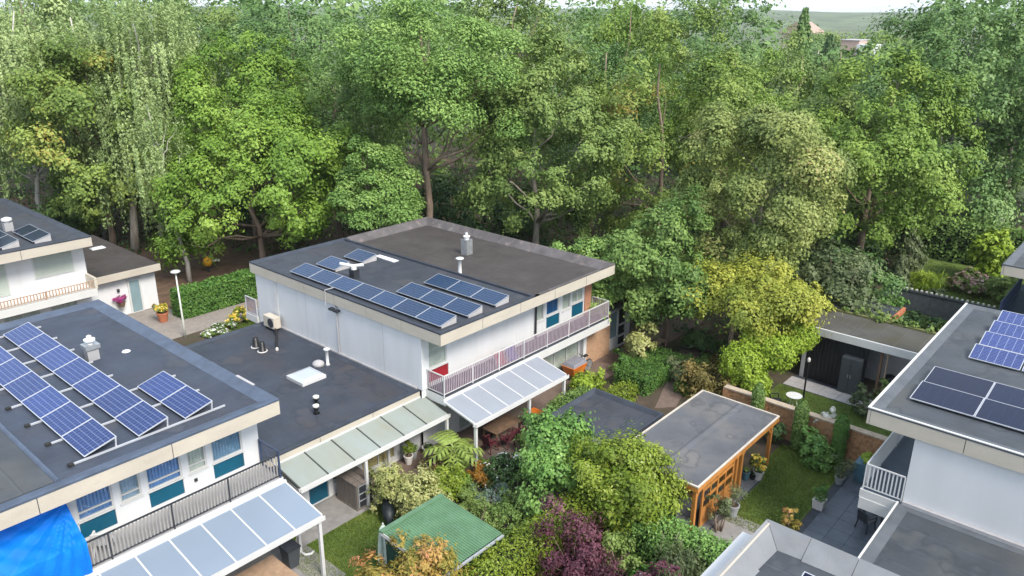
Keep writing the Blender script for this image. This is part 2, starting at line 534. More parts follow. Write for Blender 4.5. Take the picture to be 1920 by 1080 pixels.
def tag(o, label=None, cat=None, group=None, kind=None):
    for k, v in (('label', label), ('category', cat), ('group', group), ('kind', kind)):
        if v:
            o[k] = v
    return o


def thing(name, label, cat, loc, group=None):
    o = bpy.data.objects.new(name, None)
    o.empty_display_size = .2
    col.objects.link(o)
    o.location = loc
    OFF[o] = Vector(loc)
    return tag(o, label, cat, group)


def part(name, mb, m, parent, smooth=False):
    return link(name, mb.mesh(name, m, OFF[parent], smooth), parent)


def piece(name, me, parent, at, rz=0.0):
    """child sharing mesh data, placed at a world position"""
    o = link(name, me, parent, Vector(at) - OFF[parent])
    if rz:
        o.rotation_euler.z = rz
    return o


def struct(name, mb, m, smooth=False):
    return tag(link(name, mb.mesh(name, m, (0, 0, 0), smooth)), kind='structure')


def bevel(o, w=.01, seg=2):
    md = o.modifiers.new('bevel', 'BEVEL')
    md.width = w
    md.segments = seg
    md.limit_method = 'ANGLE'
    return o


def sub_piece(name, mb, m, parent):
    return part(name, mb, m, parent)


# ------------------------------------------------------------------ foliage helpers
def norm(a):
    return a / np.maximum(np.linalg.norm(a, axis=-1, keepdims=True), 1e-6)


def leaf_cards(name, P, N, L, W, tint, m, off=(0, 0, 0), down=None):
    """many pointed leaf quads as one mesh. P,N: (n,3); L,W,tint: (n,)"""
    n = len(P)
    N = norm(N)
    ref = rng.normal(size=(n, 3))
    if down is not None:
        ref = down
    v = norm(ref - N * np.sum(ref * N, 1, keepdims=True))
    u = np.cross(N, v)
    L = np.asarray(L)[:, None]
    W = np.asarray(W)[:, None]
    cup = N * W * rng.uniform(-.25, .25, (n, 1))
    V = np.empty((n, 4, 3))
    V[:, 0] = P - v * L * .5
    V[:, 1] = P + u * W * .5 + cup - v * L * .08
    V[:, 2] = P + v * L * .5
    V[:, 3] = P - u * W * .5 + cup - v * L * .08
    V -= np.array(off)
    me = bpy.data.meshes.new(name)
    me.vertices.add(4 * n)
    me.vertices.foreach_set('co', V.astype(np.float32).ravel())
    me.loops.add(4 * n)
    me.loops.foreach_set('vertex_index', np.arange(4 * n, dtype=np.int32))
    me.polygons.add(n)
    me.polygons.foreach_set('loop_start', np.arange(0, 4 * n, 4, dtype=np.int32))
    me.update(calc_edges=True)
    at = me.attributes.new('tint', 'FLOAT', 'POINT')
    at.data.foreach_set('value', np.repeat(np.clip(tint, 0, 1), 4).astype(np.float32))
    me.materials.append(m)
    return me


def clumps(c, R, rz, nc, lump=.2, inner=.45, low=-.8):
    """clump centres spread through an uneven ellipsoid shell"""
    out = []
    ks = rng.normal(size=(5, 3)) * 2.2
    ph = rng.uniform(0, 6.28, 5)
    while len(out) < nc:
        d = norm(rng.normal(size=3))
        if d[2] < low:
            continue
        f = 1 + lump * np.mean(np.cos(ks @ d + ph)) * 2.2
        s = rng.uniform(inner ** 2, 1) ** .5 * f * .97
        out.append((d * s * np.array([R, R, rz]), d))
    C = np.array([o[0] for o in out]) + np.array(c)
    D = np.array([o[1] for o in out])
    return C, D


def crown_leaves(C, D, cr, n, leaf, style='puff', asp=.6, up=.35):
    nc = len(C)
    cr = np.broadcast_to(np.asarray(cr, float), (nc,))
    w = cr ** 2
    idx = rng.choice(nc, n, p=w / w.sum())
    ct = rng.normal(.5, .17, nc)
    down = None
    if style == 'droop':
        t = rng.uniform(0, 1, n)
        k = rng.integers(0, 9, n)
        jit = rng.normal(size=(nc, 9, 2)) * .55
        ln = rng.uniform(.6, 1.35, (nc, 9))
        ci, kk = idx, k
        P = C[ci].copy()
        P[:, 0] += jit[ci, kk, 0] * cr[ci] + rng.normal(size=n) * .055 * cr[ci]
        P[:, 1] += jit[ci, kk, 1] * cr[ci] + rng.normal(size=n) * .055 * cr[ci]
        P[:, 2] += cr[ci] * (.6 - 2.3 * t * ln[ci, kk])
        N = norm(D[ci] * .7 + rng.normal(size=(n, 3)) * .5 + np.array([0, 0, .35]))
        down = np.tile([0, 0, -1.0], (n, 1)) + rng.normal(size=(n, 3)) * .45
    elif style == 'spray':
        K = 8
        sd = norm(rng.normal(size=(nc, K, 3)) + D[:, None, :] * .6 + np.array([0, 0, up]))
        so = sd * rng.uniform(.35, 1.15, (nc, K, 1)) * np.array([1, 1, .8])
        k = rng.integers(0, K, n)
        sr = rng.uniform(.3, .55, (nc, K))
        off_ = rng.normal(size=(n, 3)) * np.array([.52, .52, .4])
        loc = so[idx, k] + off_ * sr[idx, k][:, None]
        P = C[idx] + loc * cr[idx][:, None]
        P[:, 2] -= .10 * cr[idx] * np.sum(off_[:, :2] ** 2, 1)
        N = norm(norm(loc) * .75 + norm(off_) * .35 + D[idx] * .2 + np.array([0, 0, up + .15]) + rng.normal(size=(n, 3)) * .32)
        ct = ct[:, None] + rng.normal(0, .1, (nc, K))
        ct = ct[np.arange(nc)[:, None], np.arange(K)[None, :]]
        tint = ct[idx, k] + rng.normal(0, .09, n)
        L = leaf * rng.uniform(.6, 1.35, n)
        return P, N, L, L * asp * rng.uniform(.8, 1.2, n), tint, None
    else:
        flat = {'puff': .8, 'layer': .5, 'fine': .75}[style]
        d = norm(rng.normal(size=(n, 3)) + D[idx] * .55 + np.array([0, 0, up]))
        rr = rng.uniform(.3, 1.15, (n, 1)) ** .6
        sc = np.array([1, 1, flat])
        P = C[idx] + d * sc * rr * cr[idx][:, None]
        if style == 'layer':
            P[:, 2] -= .18 * np.sum((P[:, :2] - C[idx][:, :2]) ** 2, 1) / cr[idx]
            N = norm(d * .6 + np.array([0, 0, .7]) + rng.normal(size=(n, 3)) * .35)
        else:
            N = norm(d * .8 + D[idx] * .25 + np.array([0, 0, up]) + rng.normal(size=(n, 3)) * .42)
    tint = ct[idx] + rng.normal(0, .1, n)
    L = leaf * rng.uniform(.7, 1.3, n)
    return P, N, L, L * asp * rng.uniform(.8, 1.2, n), tint, down


def wander(a, b, k=5, amp=.08):
    a, b = np.array(a, float), np.array(b, float)
    ln = np.linalg.norm(b - a)
    pts = []
    for i in range(k + 1):
        t = i / k
        p = a + (b - a) * t
        if 0 < i < k:
            p = p + rng.normal(size=3) * amp * ln * .3
        pts.append(p)
    return pts


def tree(name, label, leafkey, base, top, bot, R, n=24000, leaf=.3, style='spray', nc=90, cr=None, bark=None, group=None,
         lump=.22, lean=(0, 0), trunk_r=.2, forks=1, limbs=14, cat='tree', low=-.85, inner=.62, asp=.6, zscale=1.0):
    """tapered trunk with limbs reaching into a crown of leaf clumps"""
    x, y = base
    R *= 1.1
    bot = max(.6, bot - (1.5 if bot < 6 else .8))
    t = thing(name, label, cat, (x, y, 0), group)
    rz = (top - bot) / 2
    zc = (top + bot) / 2
    cx, cy = x + lean[0], y + lean[1]
    cr = cr if cr is not None else .24 * R
    C, D = clumps((cx, cy, zc), R - cr * .5, max(.3, rz - cr * .5), nc, lump, inner, low)
    crs = cr * np.clip(np.exp(rng.normal(0, .28, nc)), .55, 1.7)
    P, N, L, W, tint, down = crown_leaves(C, D, crs, int(n * 1.9), leaf * .78, style, asp)
    vd = norm(np.array([x, y, 0.0]))
    rear = (P - np.array([cx, cy, zc])) @ vd > .2 * R
    ok = (P[:, 2] > .05) & (~rear | (rng.uniform(size=len(P)) < .45))
    P, N, L, W, tint = P[ok], N[ok], L[ok], W[ok], tint[ok]
    down = down[ok] if down is not None else None
    me = leaf_cards('crown', P, N, L, W, tint, LF[leafkey], OFF[t], down)
    link('crown', me, t)
    bark = bark or bark_brown
    mb = MB()
    lb = MB()
    fork_z = bot + (top - bot) * .22
    for f in range(forks):
        a = rng.uniform(0, 6.28)
        o = .0 if forks == 1 else trunk_r * 2.2
        b0 = (x + math.cos(a) * o, y + math.sin(a) * o, -.1)
        tip = (cx + math.cos(a) * R * .12 * forks, cy + math.sin(a) * R * .12 * forks, zc + rz * .72)
        mid = (x + (cx - x) * .35 + math.cos(a) * o * 1.2, y + (cy - y) * .35 + math.sin(a) * o * 1.2, fork_z)
        pts = wander(b0, mid, 4, .04) + wander(mid, tip, 5, .09)[1:]
        m_ = len(pts)
        rr = [trunk_r * (1.25 if i == 0 else 1) * (1 - .9 * (i / (m_ - 1)) ** 1.1) + .02 for i in range(m_)]
        mb.tube(pts, rr, 9)
        far = np.argsort(-np.linalg.norm((C - np.array([cx, cy, zc])), axis=1))
        pick = rng.choice(far[:max(limbs, nc * 2 // 3)], min(limbs, nc), replace=False)
        for q in pick:
            h = min(max((C[q][2] - rz * .5), fork_z * .85), zc + rz * .3)
            k = min(range(m_), key=lambda i: abs(pts[i][2] - h))
            k = max(1, k)
            lp = wander(pts[k], C[q], 4, .12)
            r0 = max(.025, rr[k] * .5)
            lb.tube(lp, [r0 * (1 - .8 * i / 4) for i in range(5)], 6)
    part('trunk', mb, bark, t, True)
    if lb.v:
        part('limbs', lb, bark, t, True)
    return t


def tree_copy(src, dim, label, leafkey, base, top, R, rz):
    """another tree of the same kind: a turned and scaled copy with its own leaf colour"""
    t = src.copy()
    col.objects.link(t)
    t.location = (*base, 0)
    t.rotation_euler.z = rz
    k = R / dim[0]
    t.scale = (k, k, top / dim[1])
    t['label'] = label
    OFF[t] = Vector((*base, 0))
    for ch in list(src.children):
        c = ch.copy()
        col.objects.link(c)
        c.parent = t
        if c.name.startswith('crown'):
            c.material_slots[0].link = 'OBJECT'
            c.material_slots[0].material = LF[leafkey]
    return t


def bush(name, label, leafkey, pos, R, h, n=2500, leaf=.11, style='spray', nc=22, cat='shrub', group=None, z0=0.0, flowers=None,
         asp=.6, ry=None, up=.35, stem=True, lump=.32):
    """low plant: leaf clumps on short branching stems"""
    x, y = pos
    t = thing(name, label, cat, (x, y, z0), group)
    rz = h / 2
    cr = .34 * min(R, h * .8)
    C, D = clumps((x, y, z0 + rz), R - cr * .4, max(.1, rz - cr * .4), nc, lump, .35, -.9)
    if ry:
        C[:, 1] = y + (C[:, 1] - y) * ry / R
    P, N, L, W, tint, down = crown_leaves(C, D, cr * rng.uniform(.75, 1.35, nc), int(n * 1.15), leaf * 1.16, style, asp, up)
    P[:, 2] = np.maximum(P[:, 2], z0 + .03)
    link('foliage', leaf_cards('foliage', P, N, L, W, tint, LF[leafkey], OFF[t], down), t)
    if flowers:
        fk, fn, fs = flowers
        i = rng.choice(len(P), fn)
        Q = P[i] + N[i] * .05 + D[rng.integers(0, nc, fn)] * .02
        Q[:, 2] += .04
        link('blossom', leaf_cards('blossom', Q, N[i] + np.array([0, 0, .5]), np.full(fn, fs), np.full(fn, fs * .9), rng.uniform(0, 1, fn), LF[fk], OFF[t]), t)
    if stem:
        mb = MB()
        for q in range(min(7, nc)):
            mb.tube(wander((x + rng.normal() * .05, y + rng.normal() * .05, z0 - .02), C[q], 3, .1), [.035, .028, .02, .01], 5)
        part('stems', mb, bark_brown, t, True)
    return t


def hedge(name, label, leafkey, x0, x1, y0, y1, h, n, leaf=.12, cat='hedge', z0=0.0, rough=.09, group=None):
    t = thing(name, label, cat, ((x0 + x1) / 2, (y0 + y1) / 2, z0), group)
    core = MB().box(x0 + .12, x1 - .12, y0 + .12, y1 - .12, z0, z0 + h - .14)
    part('branches', core, twig_dark, t)
    w, d = x1 - x0, y1 - y0
    areas = np.array([w * d, w * h, w * h, d * h, d * h])
    s = rng.choice(5, n, p=areas / areas.sum())
    a, b = rng.uniform(0, 1, n), rng.uniform(0, 1, n)
    P = np.empty((n, 3))
    N = np.zeros((n, 3))
    for k in range(5):
        q = s == k
        if k == 0:
            P[q] = np.stack([x0 + a[q] * w, y0 + b[q] * d, np.full(q.sum(), z0 + h)], 1)
            N[q] = (0, 0, 1)
        elif k < 3:
            P[q] = np.stack([x0 + a[q] * w, np.full(q.sum(), y0 if k == 1 else y1), z0 + b[q] * h], 1)
            N[q] = (0, -1 if k == 1 else 1, .25)
        else:
            P[q] = np.stack([np.full(q.sum(), x0 if k == 3 else x1), y0 + a[q] * d, z0 + b[q] * h], 1)
            N[q] = (-1 if k == 3 else 1, 0, .25)
    lump = .5 * np.sin(P[:, 0] * 3.1 + 1.7 * np.sin(P[:, 1] * 2.3)) * np.sin(P[:, 2] * 3.7 + P[:, 1] * 2.9)
    P += N * (lump * rough + rng.normal(0, rough * .6, n) - .03)[:, None]
    N = N * .8 + rng.normal(size=(n, 3)) * .55 + np.array([0, 0, .25])
    tint = .5 + .25 * lump + rng.normal(0, .17, n)
    L = leaf * rng.uniform(.7, 1.3, n)
    link('foliage', leaf_cards('foliage', P, N, L, L * .62, tint, LF[leafkey], OFF[t]), t)
    return t


def grass(name, label, poly_boxes, n, h=.07):
    """short turf blades over a set of rectangles (x0,x1,y0,y1)"""
    ar = np.array([(b[1] - b[0]) * (b[3] - b[2]) for b in poly_boxes])
    P = []
    for b, a in zip(poly_boxes, ar):
        k = int(n * a / ar.sum())
        P.append(np.stack([rng.uniform(b[0], b[1], k), rng.uniform(b[2], b[3], k), np.full(k, h * .5)], 1))
    P = np.concatenate(P)
    k = len(P)
    a = rng.uniform(0, 6.28, k)
    N = np.stack([np.cos(a), np.sin(a), rng.uniform(.2, .9, k)], 1)
    down = np.tile([0, 0, 1.0], (k, 1)) + rng.normal(size=(k, 3)) * .4
    tint = .5 + .25 * np.sin(P[:, 0] * 1.3 + 2 * np.sin(P[:, 1] * .9)) + rng.normal(0, .15, k)
    o = link(name, leaf_cards(name, P, N, h * rng.uniform(.8, 1.6, k), np.full(k, .022), tint, LF['grass'], (0, 0, 0), down))
    return tag(o, label, 'grass', kind='stuff')

# ------------------------------------------------------------------ ground and paving
g = MB()
g.quad((-3000, -3000, 0), (3000, -3000, 0), (3000, 3000, 0), (-3000, 3000, 0))
struct('ground', g, soil)
struct('woodland_floor', MB().quad((20.9, 45.9, .004), (70, 45.9, .004), (70, 90, .004), (20.9, 90, .004)), litter)
struct('path', MB().box(5, 32, 42.3, 44.6, -.1, .03), path_m)
struct('forecourt', MB().box(16.7, 20.9, 44.6, 48.1, -.1, .035), path_m)
struct('back_terrace', MB().box(12.9, 20.3, 20.95, 22.7, -.1, .03), paving_gr)
struct('canopy_terrace', MB().box(4, 12.9, 18.6, 22.7, -.1, .03), paving_gr)
struct('brick_terrace', MB().box(16.8, 27.0, 19.2, 22.7, -.1, .034), paving_br)
struct('side_terrace', MB().box(27.0, 42, 20.6, 22.7, -.1, .034), paving_br)
struct('garden_path', MB().hexa([(30.2, 17.0, -.1), (31.0, 16.3, -.1), (37.8, 18.3, -.1), (37.2, 19.6, -.1), (30.2, 17.0, .03), (31.0, 16.3, .03), (37.8, 18.3, .03), (37.2, 19.6, .03)]), paving_br)
struct('lawn_ground', MB().quad((11.9, 17.0, .006), (16.6, 17.0, .006), (16.6, 20.95, .006), (11.9, 20.95, .006)), lawn_m)
struct('lawn_ground', MB().quad((24.2, 8.15, .006), (31.2, 8.15, .006), (31.2, 11.0, .006), (24.2, 11.0, .006)), lawn_m)
struct('lawn_ground', MB().quad((31.9, 4, .006), (36.9, 4, .006), (36.9, 13.6, .006), (31.9, 13.6, .006)), lawn_m)
struct('lawn_ground', MB().quad((46, 4, .006), (66, 4, .006), (66, 14.5, .006), (46, 14.5, .006)), lawn_m)
struct('verge', MB().quad((20.6, 40.2, .006), (30, 40.2, .006), (30, 42.3, .006), (20.6, 42.3, .006)), lawn_m)
ter = struct('pale_terrace', MB().box(36.92, 38.45, 6.2, 13.4, -.1, .02), grout)
_sl = MB().box(-.29, .29, -.44, .44, 0, .025).mesh('slab', slab_lt)
for i in range(2):
    for j in range(8):
        piece('slab', _sl, ter, (37.22 + i * .6, 6.7 + j * .9, .02))
pat = struct('slate_patio', MB().box(21.2, 31.6, 4.9, 8.1, -.1, .02), grout)
_tl = MB().box(-.345, .345, -.345, .345, 0, .02).mesh('tile', tile_dk)
for i in range(14):
    for j in range(4):
        piece('tile', _tl, pat, (22.0 + i * .7, 5.35 + j * .7, .02))
gpat = struct('gazebo_floor', MB().box(22.6, 28.0, 10.45, 14.1, -.1, .03), grout)
_gt = MB().box(-.295, .295, -.295, .295, 0, .015).mesh('tile', mat('grey_tile', (.16, .165, .18), .6, .15, 2))
for i in range(9):
    for j in range(3):
        piece('tile', _gt, gpat, (22.95 + i * .6, 10.8 + j * .6, .03))
spat = struct('side_paving', MB().box(20.9, 24.9, 8.1, 10.45, -.1, .025), paving_gr)

# ------------------------------------------------------------------ parts of houses


def roof_slab(t, X0, X1, Y0, Y1, Z, deck, kerb, kw=.42, drop=.1, name='roof'):
    r = part(name, MB().box(X0 + .03, X1 - .03, Y0 + .03, Y1 - .03, Z - .5, Z - drop), deck, t)
    mb = MB()
    rings = [(0, Z - .07), (0, Z), (.09, Z), (kw, Z - drop + .005)]
    for o, z in rings:
        mb.v += [(X0 + o, Y0 + o, z), (X1 - o, Y0 + o, z), (X1 - o, Y1 - o, z), (X0 + o, Y1 - o, z)]
    for i in range(len(rings) - 1):
        for k in range(4):
            k2 = (k + 1) % 4
            mb.f.append((4 * i + k, 4 * i + k2, 4 * i + 4 + k2, 4 * i + 4 + k))
    part('roof_edge', mb, kerb, r)
    return r


def fascia(t, X0, X1, Y0, Y1, z0, z1, sides='SWEN', step=3.45, m=None, th=.09):
    m = m or concrete

    def run(a0, a1):
        n = max(1, round((a1 - a0) / step))
        return [(a0 + (a1 - a0) * i / n + .012, a0 + (a1 - a0) * (i + 1) / n - .012) for i in range(n)]
    if 'S' in sides:
        for a, b in run(X0, X1):
            part('fascia_panel', MB().box(a, b, Y0 + .004, Y0 + th, z0, z1), m, t)
    if 'N' in sides:
        for a, b in run(X0, X1):
            part('fascia_panel', MB().box(a, b, Y1 - th, Y1 - .004, z0, z1), m, t)
    if 'W' in sides:
        for a, b in run(Y0 + th + .003, Y1 - th - .003):
            part('fascia_panel', MB().box(X0 + .004, X0 + th, a, b, z0, z1), m, t)
    if 'E' in sides:
        for a, b in run(Y0 + th + .003, Y1 - th - .003):
            part('fascia_panel', MB().box(X1 - th, X1 - .004, a, b, z0, z1), m, t)


def wall_open(t, axis, plane, a0, a1, z0, z1, opens, m, th=.15, name='wall'):
    """facade slab with real openings; axis 'S' faces -Y, 'W' faces -X"""
    A = sorted({a0, a1} | {o[0] for o in opens} | {o[1] for o in opens})
    Z = sorted({z0, z1} | {o[2] for o in opens} | {o[3] for o in opens})
    mb = MB()
    for i in range(len(A) - 1):
        j = 0
        while j < len(Z) - 1:
            ca = (A[i] + A[i + 1]) / 2

            def hole(k):
                cz = (Z[k] + Z[k + 1]) / 2
                return any(o[0] < ca < o[1] and o[2] < cz < o[3] for o in opens)
            if hole(j):
                j += 1
                continue
            k = j
            while k + 1 < len(Z) - 1 and not hole(k + 1):
                k += 1
            if axis == 'S':
                mb.box(A[i], A[i + 1], plane, plane + th, Z[j], Z[k + 1])
            else:
                mb.box(plane, plane + th, A[i], A[i + 1], Z[j], Z[k + 1])
            j = k + 1
    return part(name, mb, m, t)


def _bx(axis, plane, a0, a1, d0, d1, z0, z1):
    if axis == 'S':
        return (a0, a1, plane + d0, plane + d1, z0, z1)
    return (plane + d0, plane + d1, a0, a1, z0, z1)


def window(t, axis, plane, a0, a1, z0, z1, glass=None, cur=None, vbars=(), hbars=(), fw=.055, fmat=None, panel=None, name='window'):
    f = MB()
    d0, d1 = .03, .11
    for q in ((a0, a0 + fw, z0, z1), (a1 - fw, a1, z0, z1), (a0 + fw, a1 - fw, z0, z0 + fw), (a0 + fw, a1 - fw, z1 - fw, z1)):
        f.box(*_bx(axis, plane, q[0], q[1], d0, d1, q[2], q[3]))
    for v in vbars:
        x = a0 + (a1 - a0) * v
        f.box(*_bx(axis, plane, x - fw / 2, x + fw / 2, d0 + .005, d1 - .005, z0 + fw, z1 - fw))
    for h in hbars:
        z = z0 + (z1 - z0) * h
        f.box(*_bx(axis, plane, a0 + fw, a1 - fw, d0 + .003, d1 - .003, z - fw / 2, z + fw / 2))
    w = part(name, f, fmat or white_trim, t)
    part('pane', MB().box(*_bx(axis, plane, a0 + fw * .6, a1 - fw * .6, .065, .073, z0 + fw * .6, z1 - fw * .6)), glass or pane, w)
    part('sill', MB().box(*_bx(axis, plane, a0 - .03, a1 + .03, -.05, .028, z0 - .04, z0 + .005)), white_trim, w)
    if cur is not None:
        c = MB()
        n = max(6, int((a1 - a0) / .05))
        for i in range(n):
            xa = a0 + fw + (a1 - a0 - 2 * fw) * i / n
            xb = a0 + fw + (a1 - a0 - 2 * fw) * (i + 1) / n
            ya, yb = (.09, .112) if i % 2 else (.112, .09)
            if axis == 'S':
                c.quad((xa, plane + ya, z0), (xb, plane + yb, z0), (xb, plane + yb, z1), (xa, plane + ya, z1))
            else:
                c.quad((plane + ya, xa, z0), (plane + yb, xb, z0), (plane + yb, xb, z1), (plane + ya, xa, z1))
        part('curtain', c, cur, w)
    return w


def railing(t, a, b, z0, h, pitch, m_rail, m_bal, bw=.02, bd=.02, post=1.7, post_m=None, name='railing', pw=.04):
    """bars between a and b (x,y): rails, posts and every baluster its own piece"""
    a, b = Vector((*a, z0)), Vector((*b, z0))
    d = b - a
    ln = d.length
    up = Vector((0, 0, 1))
    mb = MB().bar(a + up * h, b + up * h, .05, .04).bar(a + up * .09, b + up * .09, .035, .03)
    r = part(name, mb, m_rail, t)
    n = max(1, round(ln / post))
    for i in range(n + 1):
        p = a + d * (i / n)
        part('post', MB().box(p.x - pw / 2, p.x + pw / 2, p.y - pw / 2, p.y + pw / 2, z0 - .12, z0 + h - .022), post_m or m_rail, r)
    me = MB().box(-bw / 2, bw / 2, -bd / 2, bd / 2, .106, h - .022).mesh('baluster', m_bal)
    k = int(ln / pitch)
    rz = math.atan2(d.y, d.x)
    for i in range(1, k):
        p = a + d * (i / k)
        piece('baluster', me, r, p, rz)
    return r


def panel_meshes(tag_, W, L, dz, cells):
    """framed module, low edge on the Y axis, rising towards +X"""
    wx = math.sqrt(W * W - dz * dz)
    fr = MB()
    th = .035

    def P(u, v, n):
        return (u * wx - n * dz / W, v * L, u * dz + n * wx / W)
    e = .022
    eu, ev = e / W, e / L
    for (u0, u1, v0, v1) in ((0, eu, 0, 1), (1 - eu, 1, 0, 1), (eu, 1 - eu, 0, ev), (eu, 1 - eu, 1 - ev, 1)):
        fr.hexa([P(u0, v0, -th), P(u1, v0, -th), P(u1, v1, -th), P(u0, v1, -th), P(u0, v0, 0), P(u1, v0, 0), P(u1, v1, 0), P(u0, v1, 0)])
    fm = fr.mesh('solar_panel_' + tag_, frame_dim if tag_ in ('centre', 'far') else frame_alu)
    gm = bpy.data.meshes.new('cells_' + tag_)
    q = MB().hexa([P(eu, ev, -.03), P(1 - eu, ev, -.03), P(1 - eu, 1 - ev, -.03), P(eu, 1 - ev, -.03), P(eu, ev, -.006), P(1 - eu, ev, -.006), P(1 - eu, 1 - ev, -.006), P(eu, 1 - ev, -.006)])
    gm.from_pydata(q.v, [], q.f)
    gm.materials.append(cells)
    uv = gm.uv_layers.new(name='UVMap')
    uvs = {0: (0, 0), 1: (1, 0), 2: (1, 1), 3: (0, 1)}
    for lp in gm.loops:
        uv.data[lp.index].uv = uvs[lp.vertex_index % 4]
    gm.update()
    return fm, gm, wx


def solar_array(label, rows, W, L, dz, cells, z, deck, tag_, gap=.015, rails=None, ends=False, name='solar_array', group=None):
    """rows: (x of low edge, y start, count)"""
    x0, y0, _ = rows[0]
    t = thing(name, label, 'solar panels', (x0, y0, deck), group)
    fm, gm, wx = panel_meshes(tag_, W, L, dz, cells)
    for rx, ry, k in rows:
        for i in range(k):
            p = piece('solar_panel', fm, t, (rx, ry + i * (L + gap), z))
            c = bpy.data.objects.new('cells', gm)
            col.objects.link(c)
            c.parent = p
            OFF[c] = OFF[t]
        if ends:
            for yy in (ry + .01, ry + k * (L + gap) - .03):
                part('end_plate', MB().hexa([(rx + .1, yy, deck), (rx + wx, yy, deck), (rx + wx, yy + .015, deck), (rx + .1, yy + .015, deck),
                                             (rx + .1, yy, z - .03), (rx + wx, yy, z + dz - .06), (rx + wx, yy + .015, z + dz - .06), (rx + .1, yy + .015, z - .03)]), slab_lt, t)
        else:
            for i in range(k + 1):
                yy = ry + i * (L + gap) - gap / 2
                part('strut', MB().bar((rx + wx * .93, yy, deck + .05), (rx + wx * .96, yy, z + dz - .045), .04), frame_alu, t)
    for (xa, xb, yy) in rails or []:
        part('rail', MB().box(xa, xb, yy - .025, yy + .025, deck + .006, deck + .06), frame_alu, t)
        part('rail_foot', MB().box(xa - .13, xa + .02, yy - .07, yy + .07, deck + .004, deck + .075), rubber, t)
    return t


def canopy(label, X0, X1, Yb, zb, Yf, zf, n, sheet, posts, bar_m, frame_m, name='patio_canopy', bw=.05, ledger=True, over=.0):
    t = thing(name, label, 'canopy', ((X0 + X1) / 2, Yf, 0))
    for i in range(n):
        a = X0 + (X1 - X0) * i / n + bw * .4
        b = X0 + (X1 - X0) * (i + 1) / n - bw * .4
        part('roof_sheet', MB().hexa([(a, Yf, zf - .016), (b, Yf, zf - .016), (b, Yb, zb - .016), (a, Yb, zb - .016), (a, Yf, zf), (b, Yf, zf), (b, Yb, zb), (a, Yb, zb)]), sheet, t)
    for i in range(n + 1):
        x = X0 + (X1 - X0) * i / n
        part('glazing_bar', MB().hexa([(x - bw / 2, Yf - .01, zf - .07), (x + bw / 2, Yf - .01, zf - .07), (x + bw / 2, Yb, zb - .07), (x - bw / 2, Yb, zb - .07),
                                       (x - bw / 2, Yf - .01, zf + .012), (x + bw / 2, Yf - .01, zf + .012), (x + bw / 2, Yb, zb + .012), (x - bw / 2, Yb, zb + .012)]), bar_m, t)
    gut = MB().box(X0 - .04, X1 + .04, Yf - .13, Yf - .012, zf - .15, zf - .125).box(X0 - .04, X1 + .04, Yf - .145, Yf - .13, zf - .15, zf + .02)
    gut.box(X0 - .04, X1 + .04, Yf - .012, Yf + .06, zf - .17, zf - .02)
    part('gutter', gut, frame_m, t)
    if ledger:
        part('wall_plate', MB().box(X0 - .04, X1 + .04, Yb + .001, Yb + .09, zb - .1, zb + .07), frame_m, t)
    for (px, py) in posts:
        part('post', MB().box(px - .055, px + .055, py - .055, py + .055, 0, zf - .15), frame_m, t)
    return t


def vent(t, x, y, z, h=.45, r=.07, cap=.13, m=None, name='vent_pipe'):
    return part(name, MB().lathe(x, y, [(r * 1.8, z), (r, z + .08), (r, z + h - .12), (cap, z + h - .1), (cap, z + h - .05), (.02, z + h)]), m or alu_white, t, True)


# ------------------------------------------------------------------ left foreground house
hl = thing('house', 'white flat-roofed house at bottom left with blue solar panels and long balcony', 'house', (6.0, 28, 0))
rl = roof_slab(hl, -6.0, 12.53, 21.1, 35.13, 6.0, roof_l, kerb_l, .5, .11)
part('roof_seam', MB().hexa([(5.74, 21.6, 5.89), (5.92, 21.6, 5.89), (5.92, 34.6, 5.89), (5.74, 34.6, 5.89), (5.80, 21.6, 5.96), (5.86, 21.6, 5.96), (5.86, 34.6, 5.96), (5.80, 34.6, 5.96)]), kerb_l, rl)
part('lower_roof', MB().box(-5.5, 5.735, 21.62, 34.6, 5.70, 5.915), roof_r, rl)
fascia(hl, -6.0, 12.53, 21.1, 35.13, 5.44, 5.925, 'SEN')
part('soffit', MB().box(-5.9, 12.43, 21.2, 35.03, 5.46, 5.495), white_paint, hl)
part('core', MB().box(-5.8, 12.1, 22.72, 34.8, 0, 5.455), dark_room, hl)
part('side_wall', MB().box(12.22, 12.4, 22.51, 34.9, 0, 5.455), white_wall, hl)
bays = [(4.6, 6.15, 1), (6.37, 7.42, 1), (7.62, 8.27, 0), (8.47, 9.6, 1), (9.82, 10.46, 0), (10.66, 11.78, 1), (2.6, 4.4, 1), (1.0, 2.4, 0)]
ops = []
for a, b, k in bays:
    ops.append((a, b, 3.80, 5.3))
    if k:
        ops.append((a, b, 3.18, 3.76))
ops += [(5.5, 8.0, .05, 2.3), (8.6, 11.4, .05, 2.3)]
wall_open(hl, 'S', 22.5, -5.8, 12.4, 0, 5.455, ops, white_wall)
for i, (a, b, k) in enumerate(bays):
    w = window(hl, 'S', 22.5, a, b, 3.80, 5.3, glass=pane_blue if i % 2 else pane, cur=(curtain_reflect if i in (1, 2, 3) else curtain if i in (4, 5) else None), fw=.05, hbars=(.17,) if i != 5 else ())
    if k:
        part('spandrel_panel', MB().box(a + .01, b - .01, 22.53, 22.6, 3.19, 3.75), teal, hl)
part('window_seat', MB().box(10.75, 11.7, 22.72, 22.95, 3.86, 4.1), wood_trim, hl)
for a, b in ((5.5, 8.0), (8.6, 11.4)):
    window(hl, 'S', 22.5, a, b, .05, 2.3, pane, curtain, (.5,), name='patio_door')
part('vent_grille', MB().box(9.95, 10.05, 22.45, 22.499, 3.45, 3.55), dark_metal, hl)
bal = part('balcony', MB().box(1.0, 12.45, 21.22, 22.495, 2.66, 2.95), white_trim, hl)
